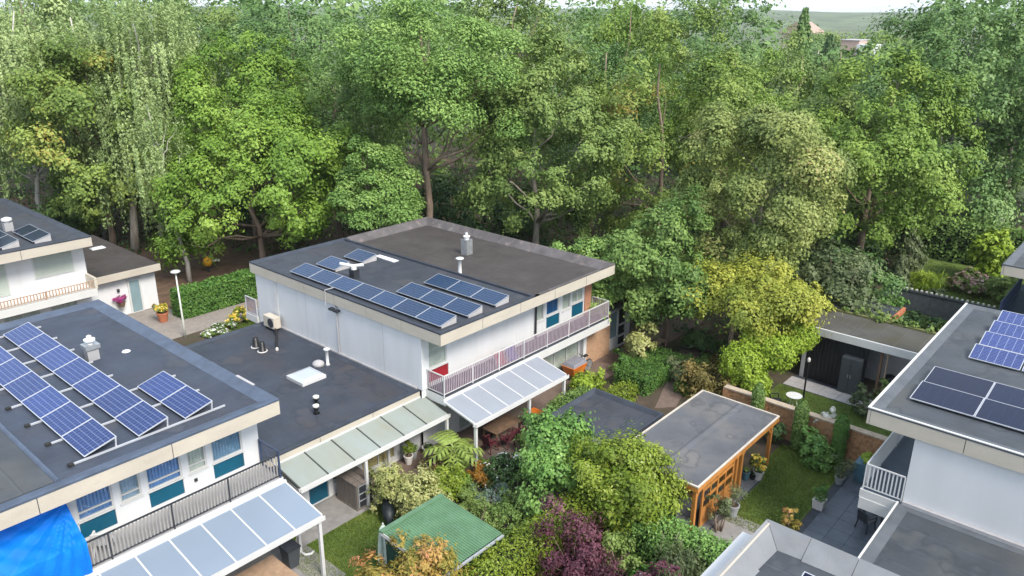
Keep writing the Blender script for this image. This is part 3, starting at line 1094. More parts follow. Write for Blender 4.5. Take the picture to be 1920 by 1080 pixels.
part('balcony_deck', MB().box(1.0, 12.42, 21.25, 22.49, 2.952, 2.97), render_grey, bal)
railing(hl, (1.0, 21.27), (12.38, 21.27), 2.97, .9, .11, dark_metal, slat_grey, .05, .015, 1.9)
er = MB()
for y in (21.27, 22.42):
    er.box(12.34, 12.40, y - .03, y + .03, 2.97, 4.02)
er.bar((12.37, 21.27, 4.0), (12.37, 22.42, 4.0), .05).bar((12.37, 21.27, 3.05), (12.37, 22.42, 3.05), .05)
er.bar((12.37, 21.27, 3.05), (12.37, 22.42, 4.0), .03).bar((12.37, 21.27, 4.0), (12.37, 22.42, 3.05), .03)
part('end_gate', er, navy_metal, hl)
part('beam_end', MB().box(12.42, 12.62, 22.0, 22.35, 5.2, 5.44), white_trim, hl)
ch = part('chimney', MB().box(9.62, 10.02, 28.95, 29.3, 5.89, 6.35), render_grey, hl)
part('chimney_cap', MB().box(9.56, 10.08, 28.88, 29.37, 6.351, 6.5), steel, ch)
part('flue', MB().lathe(9.82, 29.12, [(.1, 6.5), (.1, 6.62), (.2, 6.64), (.2, 6.7), (.09, 6.72), (.09, 6.82), (.02, 6.86)]), alu_white, ch)
part('roof_drain', MB().lathe(10.95, 28.9, [(.16, 5.89), (.13, 5.92), (.05, 5.925)]), pot_white, hl)
part('edge_clip', MB().box(12.46, 12.56, 22.6, 23.7, 6.0, 6.025), slab_lt, hl)

solar_array('blue solar panels in three tilted rows on the bottom left roof', [(9.8, 22.16, 2), (8.33, 22.18, 7), (6.76, 22.2, 7)], 1.0, 1.65, .25, cells_l, 6.0, 5.89, 'left',
            rails=[(6.43, 11.16, 22.15), (6.43, 11.16, 23.82), (6.43, 11.16, 25.48)] + [(6.43, 9.7, 25.48 + 1.665 * k) for k in range(1, 6)])

canopy('long pale blue polycarbonate canopy below the barred balcony at bottom left', 1.0, 12.47, 21.13, 2.78, 19.12, 2.42, 11, poly_blue, [(12.35, 19.12), (6.2, 19.12)], white_paint, white_paint)

# blue tarpaulin sheet hung over the balcony
def tarpaulin():
    nu, nv = 70, 44
    V, Fc = [], []
    for i in range(nu + 1):
        u = i / nu
        x = 6.08 - 5.0 * u
        for j in range(nv + 1):
            v = j / nv
            sag = .18 * math.sin(math.pi * min(1, v * 1.5))
            if v < .66:
                s = v / .66
                y = 22.25 - 1.06 * s
                z = 4.74 - .8 * s - sag * .3 + .28 * u * (1 - s)
            else:
                s = (v - .66) / .34
                y = 21.19 - .03 * math.sin(s * 3)
                z = 3.94 - 1.04 * s
            # pleats fanning out from the tied corner
            ang = math.atan2(v + .02, u * 4 + .02)
            rr = min(1, math.hypot(u * 4, v) * 1.3)
            wv = (abs((ang * 3.7 % 1) - .5) * .16 - .04 + .03 * math.sin(ang * 9 + u * 14) + .012 * math.sin(u * 40 + v * 23)) * rr
            V.append((x + wv * .2, y - wv * .8, z + wv + .02 * math.sin(u * 31) * v))
    for i in range(nu):
        for j in range(nv):
            a = i * (nv + 1) + j
            Fc.append((a, a + 1, a + nv + 2, a + nv + 1))
    t = thing('tarpaulin', 'bright blue tarpaulin tied over the left end of the balcony', 'tarpaulin', (4, 21.2, 2.9))
    mb = MB()
    mb.v, mb.f = V, Fc
    o = part('sheet', mb, tarp, t, False)
    md = o.modifiers.new('solid', 'SOLIDIFY')
    md.thickness = .004
    ties = MB()
    for k in range(6):
        ties.tube([(5.9 - k * .22, 21.19, 2.93 + .01 * k), (5.86 - k * .22, 21.2, 2.8)], .012, 5)
    part('tie_cords', ties, plastic_white, t)
    return t


tarpaulin()


def chair(label, x, y, z, rz, m, seat_h=.42, cat='chair', name='garden_chair', group=None):
    t = thing(name, label, cat, (x, y, z), group)
    t.rotation_euler.z = rz
    o = Vector((x, y, z))

    def B(*q):
        b = MB().box(*q)
        b.v = [tuple(Vector(p) + o) for p in b.v]
        return b
    bevel(part('seat', B(-.24, .24, -.24, .24, seat_h - .03, seat_h), m, t), .015)
    bk = MB().hexa([Vector(p) + o for p in ((-.23, .21, seat_h), (.23, .21, seat_h), (.23, .245, seat_h), (-.23, .245, seat_h), (-.2, .32, seat_h + .45), (.2, .32, seat_h + .45), (.2, .35, seat_h + .45), (-.2, .35, seat_h + .45))])
    bevel(part('backrest', bk, m, t), .012)
    for sx in (-1, 1):
        for sy in (-1, 1):
            lg = MB().bar(o + Vector((sx * .2, sy * .2, seat_h - .03)), o + Vector((sx * .25, sy * .25, 0)), .045)
            part('leg', lg, m, t)
        arm = MB().bar(o + Vector((sx * .255, -.2, seat_h + .21)), o + Vector((sx * .255, .25, seat_h + .23)), .05, .03).bar(o + Vector((sx * .25, -.2, seat_h - .02)), o + Vector((sx * .255, -.19, seat_h + .2)), .035)
        part('armrest', arm, m, t)
    return t


chair('white plastic armchair on the balcony beside the blue tarpaulin', 6.68, 21.75, 2.97, 2.5, plastic_white)

# ------------------------------------------------------------------ single-storey link between the two houses
ax = thing('link_building', 'single-storey building with dark felt roof between the two white houses', 'building', (16.3, 28, 0))
rx = roof_slab(ax, 12.41, 20.09, 22.6, 34.3, 2.95, roof_x, kerb_c, .35, .06)
fascia(ax, 12.41, 20.09, 22.6, 34.3, 2.6, 2.88, 'SN', 2.6)
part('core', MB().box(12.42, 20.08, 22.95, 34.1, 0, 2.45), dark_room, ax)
aops = [(14.35, 15.25, .03, 2.1), (15.45, 16.2, .6, 2.1), (16.9, 18.7, .25, 2.15), (18.9, 19.5, .25, 2.15)]
wall_open(ax, 'S', 22.72, 12.41, 20.09, 0, 2.6, aops, white_wall)
dr = part('door', MB().box(14.37, 15.23, 22.78, 22.83, .04, 2.09), teal, ax)
part('pane', MB().box(14.52, 15.08, 22.765, 22.779, .75, 1.95), glass_door, dr)
part('handle', MB().box(15.12, 15.16, 22.73, 22.779, 1.0, 1.12), steel, dr)
window(ax, 'S', 22.72, 15.45, 16.2, .6, 2.1, pane, None, (.5,))
window(ax, 'S', 22.72, 16.9, 18.7, .25, 2.15, pane, curtain_y, (.5,))
window(ax, 'S', 22.72, 18.9, 19.5, .25, 2.15, pane, curtain, ())
part('back_wall', MB().box(12.41, 20.09, 34.1, 34.25, 0, 2.6), white_wall, ax)
sk = part('skylight', MB().box(16.98, 18.2, 26.6, 27.82, 2.89, 3.04), white_paint, ax)
part('skylight_dome', MB().hexa([(17.0, 26.62, 3.041), (18.18, 26.62, 3.041), (18.18, 27.8, 3.041), (17.0, 27.8, 3.041), (17.18, 26.8, 3.11), (18.0, 26.8, 3.11), (18.0, 27.62, 3.11), (17.18, 27.62, 3.11)]), sheet_mat('dome_acrylic', (.62, .68, .75), (.5, .52, .55), .3, .3, .2), sk)
for x, y in ((16.46, 24.9), (16.0, 24.26)):
    v = vent(ax, x, y, 2.89, .32, .08, .12, black_pl)
    part('cap', MB().lathe(x, y, [(.13, 3.19), (.13, 3.25), (.05, 3.29)]), pot_white, v)
for x, y in ((17.97, 31.84), (17.9, 31.17)):
    v = part('vent_pipe', MB().lathe(x, y, [(.2, 2.89), (.19, 2.93), (.15, 2.95), (.15, 3.25), (.12, 3.27), (.12, 3.36), (.03, 3.4)]), black_pl, ax, True)
    part('collar', MB().lathe(x, y, [(.24, 2.89), (.23, 2.915), (.16, 2.92)]), pot_white, v)
fl_ = vent(ax, 19.05, 27.65, 2.89, .85, .07, .15)
part('flue_base', MB().lathe(18.75, 27.95, [(.3, 2.89), (.25, 3.02), (.12, 3.1)]), slab_lt, ax, True)
part('flashing', MB().box(20.0, 20.085, 22.75, 34.2, 2.9, 3.02), slab_lt, ax)
ac = thing('air_conditioner', 'beige outdoor air conditioner on the dark link roof against the white wall', 'air conditioner', (19.6, 33.2, 2.89))
bevel(part('casing', MB().box(19.55, 19.95, 32.7, 33.65, 3.02, 3.62), ac_beige, ac), .02)
part('fan_grille', MB().tube([(19.549, 33.0, 3.32), (19.53, 33.0, 3.32)], .24, 20), dark_metal, ac)
part('foot', MB().box(19.58, 19.92, 32.8, 32.88, 2.891, 3.02), rubber, ac)
part('foot', MB().box(19.58, 19.92, 33.45, 33.53, 2.891, 3.02), rubber, ac)
refl_streak = thing('reflection_streak', 'black pipe standing in for a reflection on the link roof below the air conditioner', 'streak', (19, 31.5, 2.89))  # tube added in place of a dark reflection on the wet roof
part('streak', MB().tube([(19.55, 32.6, 3.1), (19.3, 32.1, 2.96), (18.8, 31.4, 2.955), (18.45, 30.8, 2.955)], .06, 8), black_pl, refl_streak, True)
part('streak_tip', MB().tube([(18.45, 30.8, 2.955), (18.38, 30.68, 2.955)], .07, 8), pot_white, refl_streak)

canopy('row of frosted green-stained glass panes with dark bars behind the lawn', 13.0, 20.3, 22.58, 2.58, 21.15, 2.27, 6, glass_green, [(15.9, 21.12), (20.2, 21.12), (18.05, 22.4)], mat('dark_bar', (.05, .055, .05), .5), white_paint, bw=.06)

# ------------------------------------------------------------------ centre house
hc = thing('house', 'white flat-roofed house in the centre with a grey and brown felt roof', 'house', (26, 28, 0))
rc = part('roof', MB().box(19.98, 25.8, 21.13, 35.1, 5.5, 5.9), roof_c, hc)
rb = part('lower_roof', MB().box(25.98, 31.85, 21.45, 34.6, 5.5, 5.66), roof_b, hc)
ed = MB()
def ring(mb, X0, X1, Y0, Y1, prof, sides):
    """sloping roof edge strips on the named sides; prof (offset, z)"""
    for s in sides:
        for (o0, z0), (o1, z1) in zip(prof[:-1], prof[1:]):
            if s == 'W':
                mb.quad((X0 + o0, Y0 + o0, z0), (X0 + o1, Y0 + o1, z1), (X0 + o1, Y1 - o1, z1), (X0 + o0, Y1 - o0, z0))
            if s == 'E':
                mb.quad((X1 - o0, Y0 + o0, z0), (X1 - o0, Y1 - o0, z0), (X1 - o1, Y1 - o1, z1), (X1 - o1, Y0 + o1, z1))
            if s == 'S':
                mb.quad((X0 + o0, Y0 + o0, z0), (X1 - o0, Y0 + o0, z0), (X1 - o1, Y0 + o1, z1), (X0 + o1, Y0 + o1, z1))
            if s == 'N':
                mb.quad((X0 + o0, Y1 - o0, z0), (X0 + o1, Y1 - o1, z1), (X1 - o1, Y1 - o1, z1), (X1 - o0, Y1 - o0, z0))
pr = [(0, 5.93), (0, 6.0), (.09, 6.0), (.3, 5.905)]
ring(ed, 19.95, 32.32, 21.1, 35.13, pr, 'W')
ring(ed, 19.95, 26.2, 21.1, 35.13, pr, 'SN')
part('roof_edge', ed, kerb_c, rc)
ed = MB()
ring(ed, 25.9, 32.32, 21.1, 35.13, [(0, 5.93), (0, 6.0), (.1, 6.0), (.55, 5.668)], 'EN')
ring(ed, 25.9, 32.32, 21.1, 35.13, [(0, 5.93), (0, 6.0), (.1, 6.0), (.4, 5.668)], 'S')
part('parapet', ed, kerb_p, rb)
part('roof_step', MB().hexa([(25.78, 21.2, 5.6), (26.02, 21.2, 5.6), (26.02, 35.0, 5.6), (25.78, 35.0, 5.6), (25.8, 21.2, 5.99), (25.93, 21.2, 5.99), (25.93, 35.0, 5.99), (25.8, 35.0, 5.99)]), kerb_c, rc)
part('roof_fill', MB().box(31.8, 32.28, 21.3, 35.0, 5.45, 5.664), kerb_p, rb)
part('roof_fill', MB().box(25.98, 31.8, 34.55, 35.0, 5.45, 5.662), kerb_p, rb)
part('roof_fill', MB().box(25.98, 31.8, 21.2, 21.5, 5.45, 5.661), kerb_p, rb)
fascia(hc, 19.95, 32.32, 21.1, 35.13, 5.44, 5.925, 'SWEN', 2.35)
part('soffit', MB().box(20.05, 32.22, 21.2, 35.03, 5.455, 5.49), white_paint, hc)
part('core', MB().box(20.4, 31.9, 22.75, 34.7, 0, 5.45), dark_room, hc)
part('side_wall', MB().box(20.1, 20.28, 22.51, 34.9, 0, 5.452), white_wall, hc)
part('corner_pier', MB().box(20.09, 20.5, 22.44, 22.7, 2.95, 5.452), white_wall, hc)
part('brick_pier', MB().box(31.69, 32.25, 22.45, 22.8, 2.95, 5.45), mat('red_brick', (.45, .22, .14), .85, .2, 9, bump=.3), hc)
cops = [(20.55, 21.62, 3.75, 5.3), (20.55, 21.7, 3.12, 3.70), (27.72, 28.33, 3.74, 5.3), (28.52, 29.52, 3.82, 5.3), (28.52, 29.58, 3.16, 3.76),
        (29.8, 30.52, 3.74, 5.3), (30.62, 31.58, 3.88, 5.3), (30.62, 31.6, 3.14, 3.82), (22.3, 25.6, .05, 2.3), (27.2, 31.4, .05, 2.3)]
wall_open(hc, 'S', 22.5, 20.1, 31.69, 0, 5.452, cops, white_wall)
window(hc, 'S', 22.5, 20.55, 21.62, 3.75, 5.3, pane, curtain)
part('spandrel_panel', MB().box(20.56, 21.69, 22.53, 22.6, 3.13, 3.69), red_panel, hc)
window(hc, 'S', 22.5, 27.72, 28.33, 3.74, 5.3, pane, curtain)
window(hc, 'S', 22.5, 28.52, 29.52, 3.82, 5.3, pane_blue, curtain_reflect)
part('window_blind', MB().box(28.58, 29.46, 22.576, 22.583, 3.9, 5.25), mat('teal_blind', (.02, .2, .32), .6), hc)
part('spandrel_panel', MB().box(28.53, 29.57, 22.53, 22.6, 3.17, 3.75), teal, hc)
window(hc, 'S', 22.5, 29.8, 30.52, 3.74, 5.3, pane, curtain)
window(hc, 'S', 22.5, 30.62, 31.58, 3.88, 5.3, pane, curtain, (.5,))
part('spandrel_panel', MB().box(30.63, 31.59, 22.53, 22.6, 3.15, 3.81), teal, hc)
window(hc, 'S', 22.5, 22.3, 25.6, .05, 2.3, pane, curtain, (.33, .66), name='patio_door')
window(hc, 'S', 22.5, 27.2, 31.4, .05, 2.3, pane, curtain, (.25, .5, .75), name='patio_door')
part('brick_wall', MB().box(31.72, 34.0, 22.3, 22.52, 0, 2.5), brick_m2, hc)
part('brick_pier', MB().box(31.45, 31.72, 22.25, 22.5, 0, 2.6), white_wall, hc)
bc = part('balcony', MB().box(20.35, 32.42, 21.3, 22.495, 2.5, 2.9), white_trim, hc)
part('balcony_deck', MB().box(20.37, 32.4, 21.33, 22.49, 2.901, 2.93), kerb_c, bc)
railing(hc, (20.36, 21.4), (32.36, 21.4), 2.93, .93, .105, white_trim, slat_mauve, .055, .015, 1.62, white_paint)
railing(hc, (20.36, 21.42), (20.36, 22.45), 2.93, .93, .105, white_trim, slat_mauve, .055, .015, 1.1, white_paint)
railing(hc, (32.36, 21.42), (32.36, 22.45), 2.93, .93, .105, white_trim, slat_mauve, .055, .015, 1.1, white_paint)
part('downpipe', MB().tube([(27.6, 22.42, 5.4), (27.6, 22.42, 2.95)], .05, 8), dark_metal, hc)
part('downpipe', MB().tube([(19.99, 28.1, 5.5), (20.05, 28.1, 5.2), (20.05, 28.1, 3.0)], .035, 8), slab_lt, hc)
wb = part('wall_box', MB().box(19.88, 20.098, 27.85, 28.5, 5.12, 5.2), dark_metal, hc)
part('conduit', MB().tube([(20.4, 28.7, 6.01), (19.93, 28.7, 6.02), (19.92, 28.7, 5.3)], .025, 6), slab_lt, hc)
for y in (24.9, 30.6):
    part('wall_joint', MB().box(20.096, 20.0995, y, y + .014, 2.96, 5.44), slab_lt, hc)
part('wall_rib', MB().box(20.06, 20.099, 33.0, 33.35, 2.95, 5.44), white_paint, hc)
bb = part('back_balcony', MB().box(20.0, 23.0, 35.0, 36.1, 2.6, 2.95), white_trim, hc)
railing(hc, (20.05, 35.05), (20.05, 36.05), 2.95, .95, .1, white_paint, slat_mauve, .045, .015, 1.0, white_paint)
ch = part('chimney', MB().box(28.95, 29.4, 28.4, 28.85, 5.66, 6.5), steel, hc)
part('flue', MB().lathe(29.17, 28.62, [(.13, 6.5), (.13, 6.62), (.19, 6.63), (.19, 6.68), (.07, 6.72), (.07, 6.85)]), alu_white, ch)
vent(hc, 26.15, 26.15, 5.66, 1.05, .09, .2)
ch = part('chimney', MB().box(21.95, 22.3, 29.15, 29.5, 5.9, 6.35), dark_metal, hc)
part('cowl', MB().tube([(22.1, 29.3, 6.36), (22.1, 29.3, 6.5)], .14, 10).tube([(22.1, 29.3, 6.52), (21.75, 29.9, 6.6)], .08, 8).tube([(22.1, 29.3, 6.52), (22.35, 28.9, 6.62)], .08, 8), alu_white, ch)
part('roof_hatch', MB().box(25.0, 25.35, 29.8, 31.3, 5.901, 5.94), alu_white, hc)
part('side_annex', MB().box(34.0, 36.4, 22.55, 30, 0, 2.6), white_wall, hc)
part('annex_roof', MB().box(32.0, 36.6, 22.3, 30.2, 2.601, 2.9), roof_b, hc)
dd = part('garden_door', MB().box(34.08, 34.2, 22.45, 22.549, .02, 2.4).box(34.95, 35.07, 22.45, 22.549, .02, 2.4).box(35.8, 35.92, 22.45, 22.549, .02, 2.4).box(34.2, 34.95, 22.45, 22.549, .02, .75).box(35.07, 35.8, 22.45, 22.549, .02, .12).box(35.07, 35.8, 22.45, 22.549, .62, .72).box(35.07, 35.8, 22.45, 22.549, 1.3, 1.4).box(34.2, 35.8, 22.45, 22.549, 2.3, 2.4), white_trim, hc)
part('pane', MB().box(34.2, 34.95, 22.52, 22.53, .75, 2.3), glass_door, dd)
part('pane', MB().box(35.07, 35.8, 22.52, 22.53, .12, 2.3), black_pl, dd)
solar_array('navy solar panels in three tilted rows on the centre roof', [(20.42, 21.62, 7), (21.98, 21.6, 3), (23.7, 21.6, 3), (21.98, 30.75, 1), (23.7, 30.72, 1)], 0.98, 1.5, .2, cells_c, 6.03, 5.9, 'centre', ends=True)
canopy('pale six-panel canopy on white posts below the mauve balcony railing', 20.25, 26.35, 21.26, 2.78, 19.55, 2.4, 6, poly_white, [(20.35, 19.58), (23.75, 19.58), (26.25, 19.58)], white_paint, white_paint)

# ------------------------------------------------------------------ far left house
fl = thing('house', 'white house at the left edge with roller shutters and a dark side roof', 'house', (11, 52, 0))
roof_slab(fl, 2.0, 16.57, 45.85, 59.6, 6.0, roof_c, kerb_c, .4, .09)
fascia(fl, 2.0, 16.57, 45.85, 59.6, 5.42, 5.925, 'SEN')
part('soffit', MB().box(2.1, 16.47, 45.95, 59.5, 5.44, 5.47), white_paint, fl)
part('wall', MB().box(2.2, 16.5, 47.25, 59.3, 0, 5.435), white_wall, fl)
for a, b, z0 in ((13.83, 15.81, 3.87), (10.2, 12.4, 3.3), (7.5, 9.6, 3.87)):
    sh = part('roller_shutter', MB().box(a - .06, b + .06, 47.19, 47.249, z0 - .06, 5.36), white_trim, fl)
    k = int((5.3 - z0) / .105)
    for i in range(k):
        part('slat', MB().hexa([(a, 47.165, z0 + i * .105), (b, 47.165, z0 + i * .105), (b, 47.185, z0 + i * .105), (a, 47.185, z0 + i * .105),
                                (a, 47.18, z0 + i * .105 + .085), (b, 47.18, z0 + i * .105 + .085), (b, 47.189, z0 + i * .105 + .085), (a, 47.189, z0 + i * .105 + .085)]), shutter, sh)
bf = part('balcony', MB().box(6, 16.45, 46.0, 47.245, 2.45, 2.85), white_trim, fl)
railing(fl, (8.5, 46.06), (16.4, 46.06), 2.88, .45, .16, slat_rust, slat_rust, .05, .02, 2.6)
part('balcony_upstand', MB().box(16.35, 16.5, 46.0, 47.2, 2.85, 3.5), ac_beige, fl)
part('beam_end', MB().box(16.5, 16.75, 46.9, 47.2, 5.15, 5.42), white_trim, fl)
part('gutter_tray', MB().box(16.57, 17.3, 46.0, 46.5, 5.1, 5.14), alu_white, fl)
for a, b in ((8.2, 11.2), (11.8, 13.6), (14.2, 15.6)):
    window(fl, 'S', 46.9, a, b, .4, 2.3, pane, curtain, (.5,))
part('ground_floor_front', MB().box(6, 16.4, 47.0, 47.25, 0, 2.45), white_wall, fl)
fx = part('side_extension', MB().box(16.5, 20.72, 48.1, 57.2, 0, 2.6), white_wall, fl)
part('extension_roof', MB().box(16.52, 20.88, 47.58, 57.4, 2.6, 2.95), roof_b, fl)
part('extension_fascia', MB().box(16.5, 20.9, 47.5, 47.579, 2.55, 2.97), concrete, fl)
d = part('door', MB().box(18.95, 19.75, 48.03, 48.099, .03, 2.2), white_trim, fl)
part('pane', MB().box(19.05, 19.65, 48.015, 48.029, .1, 2.12), glass_door, d)
part('wall_lamp', MB().box(18.28, 18.42, 47.98, 48.099, 1.62, 1.8), dark_metal, fl)
ch = part('chimney', MB().box(13.75, 14.2, 50.6, 51.0, 5.91, 6.4), render_grey, fl)
part('cowl', MB().lathe(13.97, 50.8, [(.12, 6.4), (.12, 6.5), (.28, 6.52), (.28, 6.62), (.1, 6.7)]), alu_white, ch)
solar_array('two dark solar panels on the roof at the left edge', [(13.88, 46.8, 2), (12.28, 46.8, 2)], .98, 1.55, .25, cells_d, 6.05, 5.91, 'far', ends=True)

# ------------------------------------------------------------------ right house and its neighbours
hr = thing('house', 'white house at the right edge with dark and blue solar panels on its roof', 'house', (31, 0, 0))
roof_slab(hr, 25.07, 38.1, -8.0, 6.22, 6.0, roof_r, kerb_r, .4, .07)
fascia(hr, 25.07, 38.1, -8.0, 6.22, 5.42, 5.925, 'WNE', 2.8)
part('edge_trim', MB().box(25.05, 25.13, -8.0, 6.24, 6.0, 6.03).box(25.13, 38.1, 6.16, 6.24, 6.0, 6.03), white_trim, hr)
part('soffit', MB().box(25.17, 38.0, -7.9, 6.12, 5.44, 5.47), white_paint, hr)
part('wall', MB().box(25.22, 37.9, -7.7, 4.72, 0, 5.435), white_wall, hr)
bh = part('balcony', MB().box(25.15, 37.9, 4.721, 6.05, 2.62, 2.92), white_trim, hr)
part('balcony_deck', MB().box(25.2, 37.9, 4.721, 6.0, 2.921, 2.94), mat('deck_blue', (.1, .13, .17), .6), bh)
part('balcony_beam', MB().box(25.12, 25.3, 4.75, 6.02, 2.2, 2.619), white_trim, bh)
railing(hr, (25.22, 5.98), (25.22, 4.76), 2.94, .95, .115, white_paint, white_paint, .045, .02, 1.2)
railing(hr, (25.25, 5.98), (37.8, 5.98), 2.94, .95, .115, white_paint, white_paint, .045, .02, 1.8)
solar_array('blue-violet solar panels on the right edge roof', [(31.65, 3.04, 1), (33.32, 3.04, 1), (34.87, 3.04, 1), (36.4, 3.04, 1), (31.65, 1.3, 1), (33.32, 1.3, 1), (34.87, 1.3, 1), (36.4, 1.3, 1)], 1.0, 1.68, .25, cells_r, 6.03, 5.93, 'right')
solar_array('four large black solar panels on the right edge roof', [(26.62, 1.52, 2), (28.2, 1.52, 2)], 1.45, 1.93, .1, cells_d, 6.05, 5.93, 'black')

xr = thing('link_building', 'low grey felt roof joined to the white wall at bottom right', 'building', (21, 0, 0))
roof_slab(xr, 17.2, 25.2, -8.0, 4.8, 2.95, roof_r, kerb_r, .35, .05)
part('edge_trim', MB().box(17.2, 25.15, 4.8, 4.86, 2.7, 2.98), white_trim, xr)
part('wall', MB().box(17.3, 25.1, -7.8, 4.6, 0, 2.45), white_wall, xr)
part('flashing', MB().box(25.08, 25.21, -7.9, 4.7, 2.9, 3.06), slab_lt, xr)

hn = thing('house', 'grey concrete parapet roof corner at the bottom edge of the photo', 'house', (11, 0, 0))
part('roof', MB().box(3.0, 17.0, -8.0, 6.0, 5.0, 5.62), roof_r, hn)
ed = MB()
def slab_run(t, n, fn):
    for i in range(n):
        part('parapet_slab', fn(i), render_parapet, t)
render_parapet = mat('parapet_slab', (.19, .2, .215), .8, .12, 1.2, stain=((.2, .2, .2), 2.2, .52, .72, .5), bump=.25)
x0, x1, y1 = 3.0, 17.14, 6.16
for i in range(9):
    a = x1 - .0 - (i + 1) * 1.55
    b = x1 - i * 1.55 - .012
    bo = b
    bi = b - (.55 if i == 0 else 0)
    part('parapet_slab', MB().hexa([(a, y1 - .5, 5.3), (bi, y1 - .5, 5.3), (bo, y1, 5.3), (a, y1, 5.3), (a, y1 - .5, 5.63), (bi, y1 - .55, 5.63), (bo, y1, 6.0), (a, y1, 6.0)]), render_parapet, hn)
for i in range(9):
    b = y1 - i * 1.15 - .006
    a = y1 - (i + 1) * 1.15 + .006
    bi = b - (.55 if i == 0 else 0)
    part('parapet_slab', MB().hexa([(x1 - .5, a, 5.3), (x1, a, 5.3), (x1, b, 5.3), (x1 - .5, bi, 5.3), (x1 - .5, a, 5.63), (x1, a, 6.0), (x1, b, 6.0), (x1 - .55, bi, 5.63)]), render_parapet, hn)
part('wall', MB().box(3.2, 16.9, -7.8, 4.8, 0, 5.0), white_wall, hn)
part('fascia_panel', MB().box(3.0, 17.12, 6.05, 6.155, 5.4, 5.95), concrete, hn)
part('awning_box', MB().box(10, 17.0, 6.45, 6.7, 5.3, 5.42), white_paint, hn)
solar_array('single framed solar panel at the bottom edge', [(14.9, 3.0, 1)], 1.0, 1.68, .2, cells_d, 5.75, 5.62, 'near')

hf = thing('house', 'sliver of a white flat-roofed house at the far right edge above the panels', 'house', (52, 0, 0))
roof_slab(hf, 45.8, 59, -8, 6.24, 6.0, roof_r, kerb_r, .4, .08)
fascia(hf, 45.8, 59, -8, 6.24, 5.42, 5.925, 'WN', 2.8)
part('soffit', MB().box(45.9, 58.9, -7.9, 6.14, 5.44, 5.47), white_paint, hf)
part('wall', MB().box(46.0, 58.8, -7.7, 4.8, 0, 5.435), white_wall, hf)
part('balcony', MB().box(46.0, 58, 4.8, 6.0, 2.6, 2.95), mat('deck_navy', (.03, .05, .1), .5), hf)
railing(hf, (46.05, 5.95), (52, 5.95), 2.95, .95, .14, navy_metal, navy_metal, .03, .03, 2)

# ------------------------------------------------------------------ outbuildings
ob = thing('garage', 'low flat-roofed garage with white fascia and black boarded front', 'garage', (39.8, 10, 0))
part('roof', MB().box(38.3, 41.5, 6.3, 13.25, 2.72, 2.99), roof_g, ob)
part('fascia_board', MB().box(38.2, 38.3, 6.3, 13.25, 2.62, 3.02), white_paint, ob)
part('roof_edge', MB().box(41.3, 41.5, 6.3, 13.25, 2.99, 3.08).box(38.3, 41.3, 13.1, 13.25, 2.99, 3.07), mat('mossy_kerb', (.13, .14, .05), .9, .4, 4, bump=.5), ob)
part('back_wall', MB().box(40.6, 41.4, 6.4, 13.2, 0, 2.72), grey_wall, ob)
part('side_wall', MB().box(38.45, 40.6, 13.0, 13.2, 0, 2.72), grey_wall, ob)
bw = part('front_wall', MB().box(38.5, 38.56, 10.0, 12.99, 0, 2.72), black_wood, ob)
for i in range(15):
    part('board', MB().box(38.46, 38.499, 10.0 + i * .199, 10.0 + i * .199 + .185, .02, 2.7), black_wood, bw)
part('door_post', MB().box(38.42, 38.6, 9.3, 9.42, 0, 2.72), wood_brown, ob)
part('door_post', MB().box(38.42, 38.55, 9.05, 9.12, 0, 2.72), wood_teak, ob)
cb = thing('cabinet', 'tall dark grey cabinet standing before the black garage front', 'cabinet', (38.2, 10.55, 0))
part('casing', MB().box(37.98, 38.44, 10.1, 11.05, .05, 1.95), mat('cabinet_grey', (.05, .06, .07), .45, .1, 3), cb)
for y in (10.12, 10.585):
    dd = part('door', MB().box(37.955, 37.979, y, y + .445, .08, 1.92), mat('cabinet_door', (.06, .07, .08), .4, .1, 3), cb)
    part('handle', MB().box(37.93, 37.954, y + (.38 if y < 10.3 else .04), y + (.41 if y < 10.3 else .07), .9, 1.1), steel, dd)
for y in (10.15, 10.98):
    part('foot', MB().box(38.0, 38.42, y - .03, y + .03, 0, .05), black_pl, cb)
gr = thing('kettle_grill', 'black kettle barbecue by the pale wall under the garage roof', 'barbecue', (39.3, 9.0, 0))
part('bowl', MB().lathe(39.3, 9.0, [(.06, .62), (.22, .68), (.3, .85), (.31, .92), (.24, 1.05), (.1, 1.12), (.03, 1.13)]), black_pl, gr, True)
for k in range(3):
    a = k * 2.09
    part('leg', MB().tube([(39.3 + .15 * math.cos(a), 9 + .15 * math.sin(a), .68), (39.3 + .3 * math.cos(a), 9 + .3 * math.sin(a), 0)], .015, 6), steel, gr)
lp = thing('garden_lamp_post', 'thin black garden post with a small lamp beside the dark lawn', 'lamp post', (36.2, 12.06, 0))
part('pole', MB().lathe(36.2, 12.06, [(.08, 0), (.045, .08), (.04, 1.95)]), black_pl, lp)
part('lamp', MB().lathe(36.2, 12.06, [(.05, 1.95), (.08, 2.0), (.08, 2.12), (.02, 2.2)]), pot_white, lp)

g2 = thing('shed', 'low grey flat-roofed shed behind the garage with a brick edge', 'shed', (45.5, 12, 0))
part('roof', MB().box(43.6, 46.2, 10.6, 14.0, 2.15, 2.3), roof_c, g2)
part('wall', MB().box(43.8, 46.0, 10.8, 13.9, 0, 2.15), brick_m2, g2)
part('roof_edge', MB().box(43.55, 46.25, 10.45, 10.6, 2.1, 2.36), terracotta, g2)

fs = thing('flat_shed', 'small flat-roofed shed with grey felt and raised rim beside the wooden gazebo', 'shed', (24.5, 16, 0))
roof_slab(fs, 22.8, 26.2, 14.3, 17.85, 2.35, roof_c, kerb_c, .2, .16)
part('wall', MB().box(22.95, 26.05, 14.42, 17.7, 0, 1.9), white_wall, fs)
part('fascia_board', MB().box(22.79, 22.83, 14.3, 17.85, 1.95, 2.28), white_trim, fs)

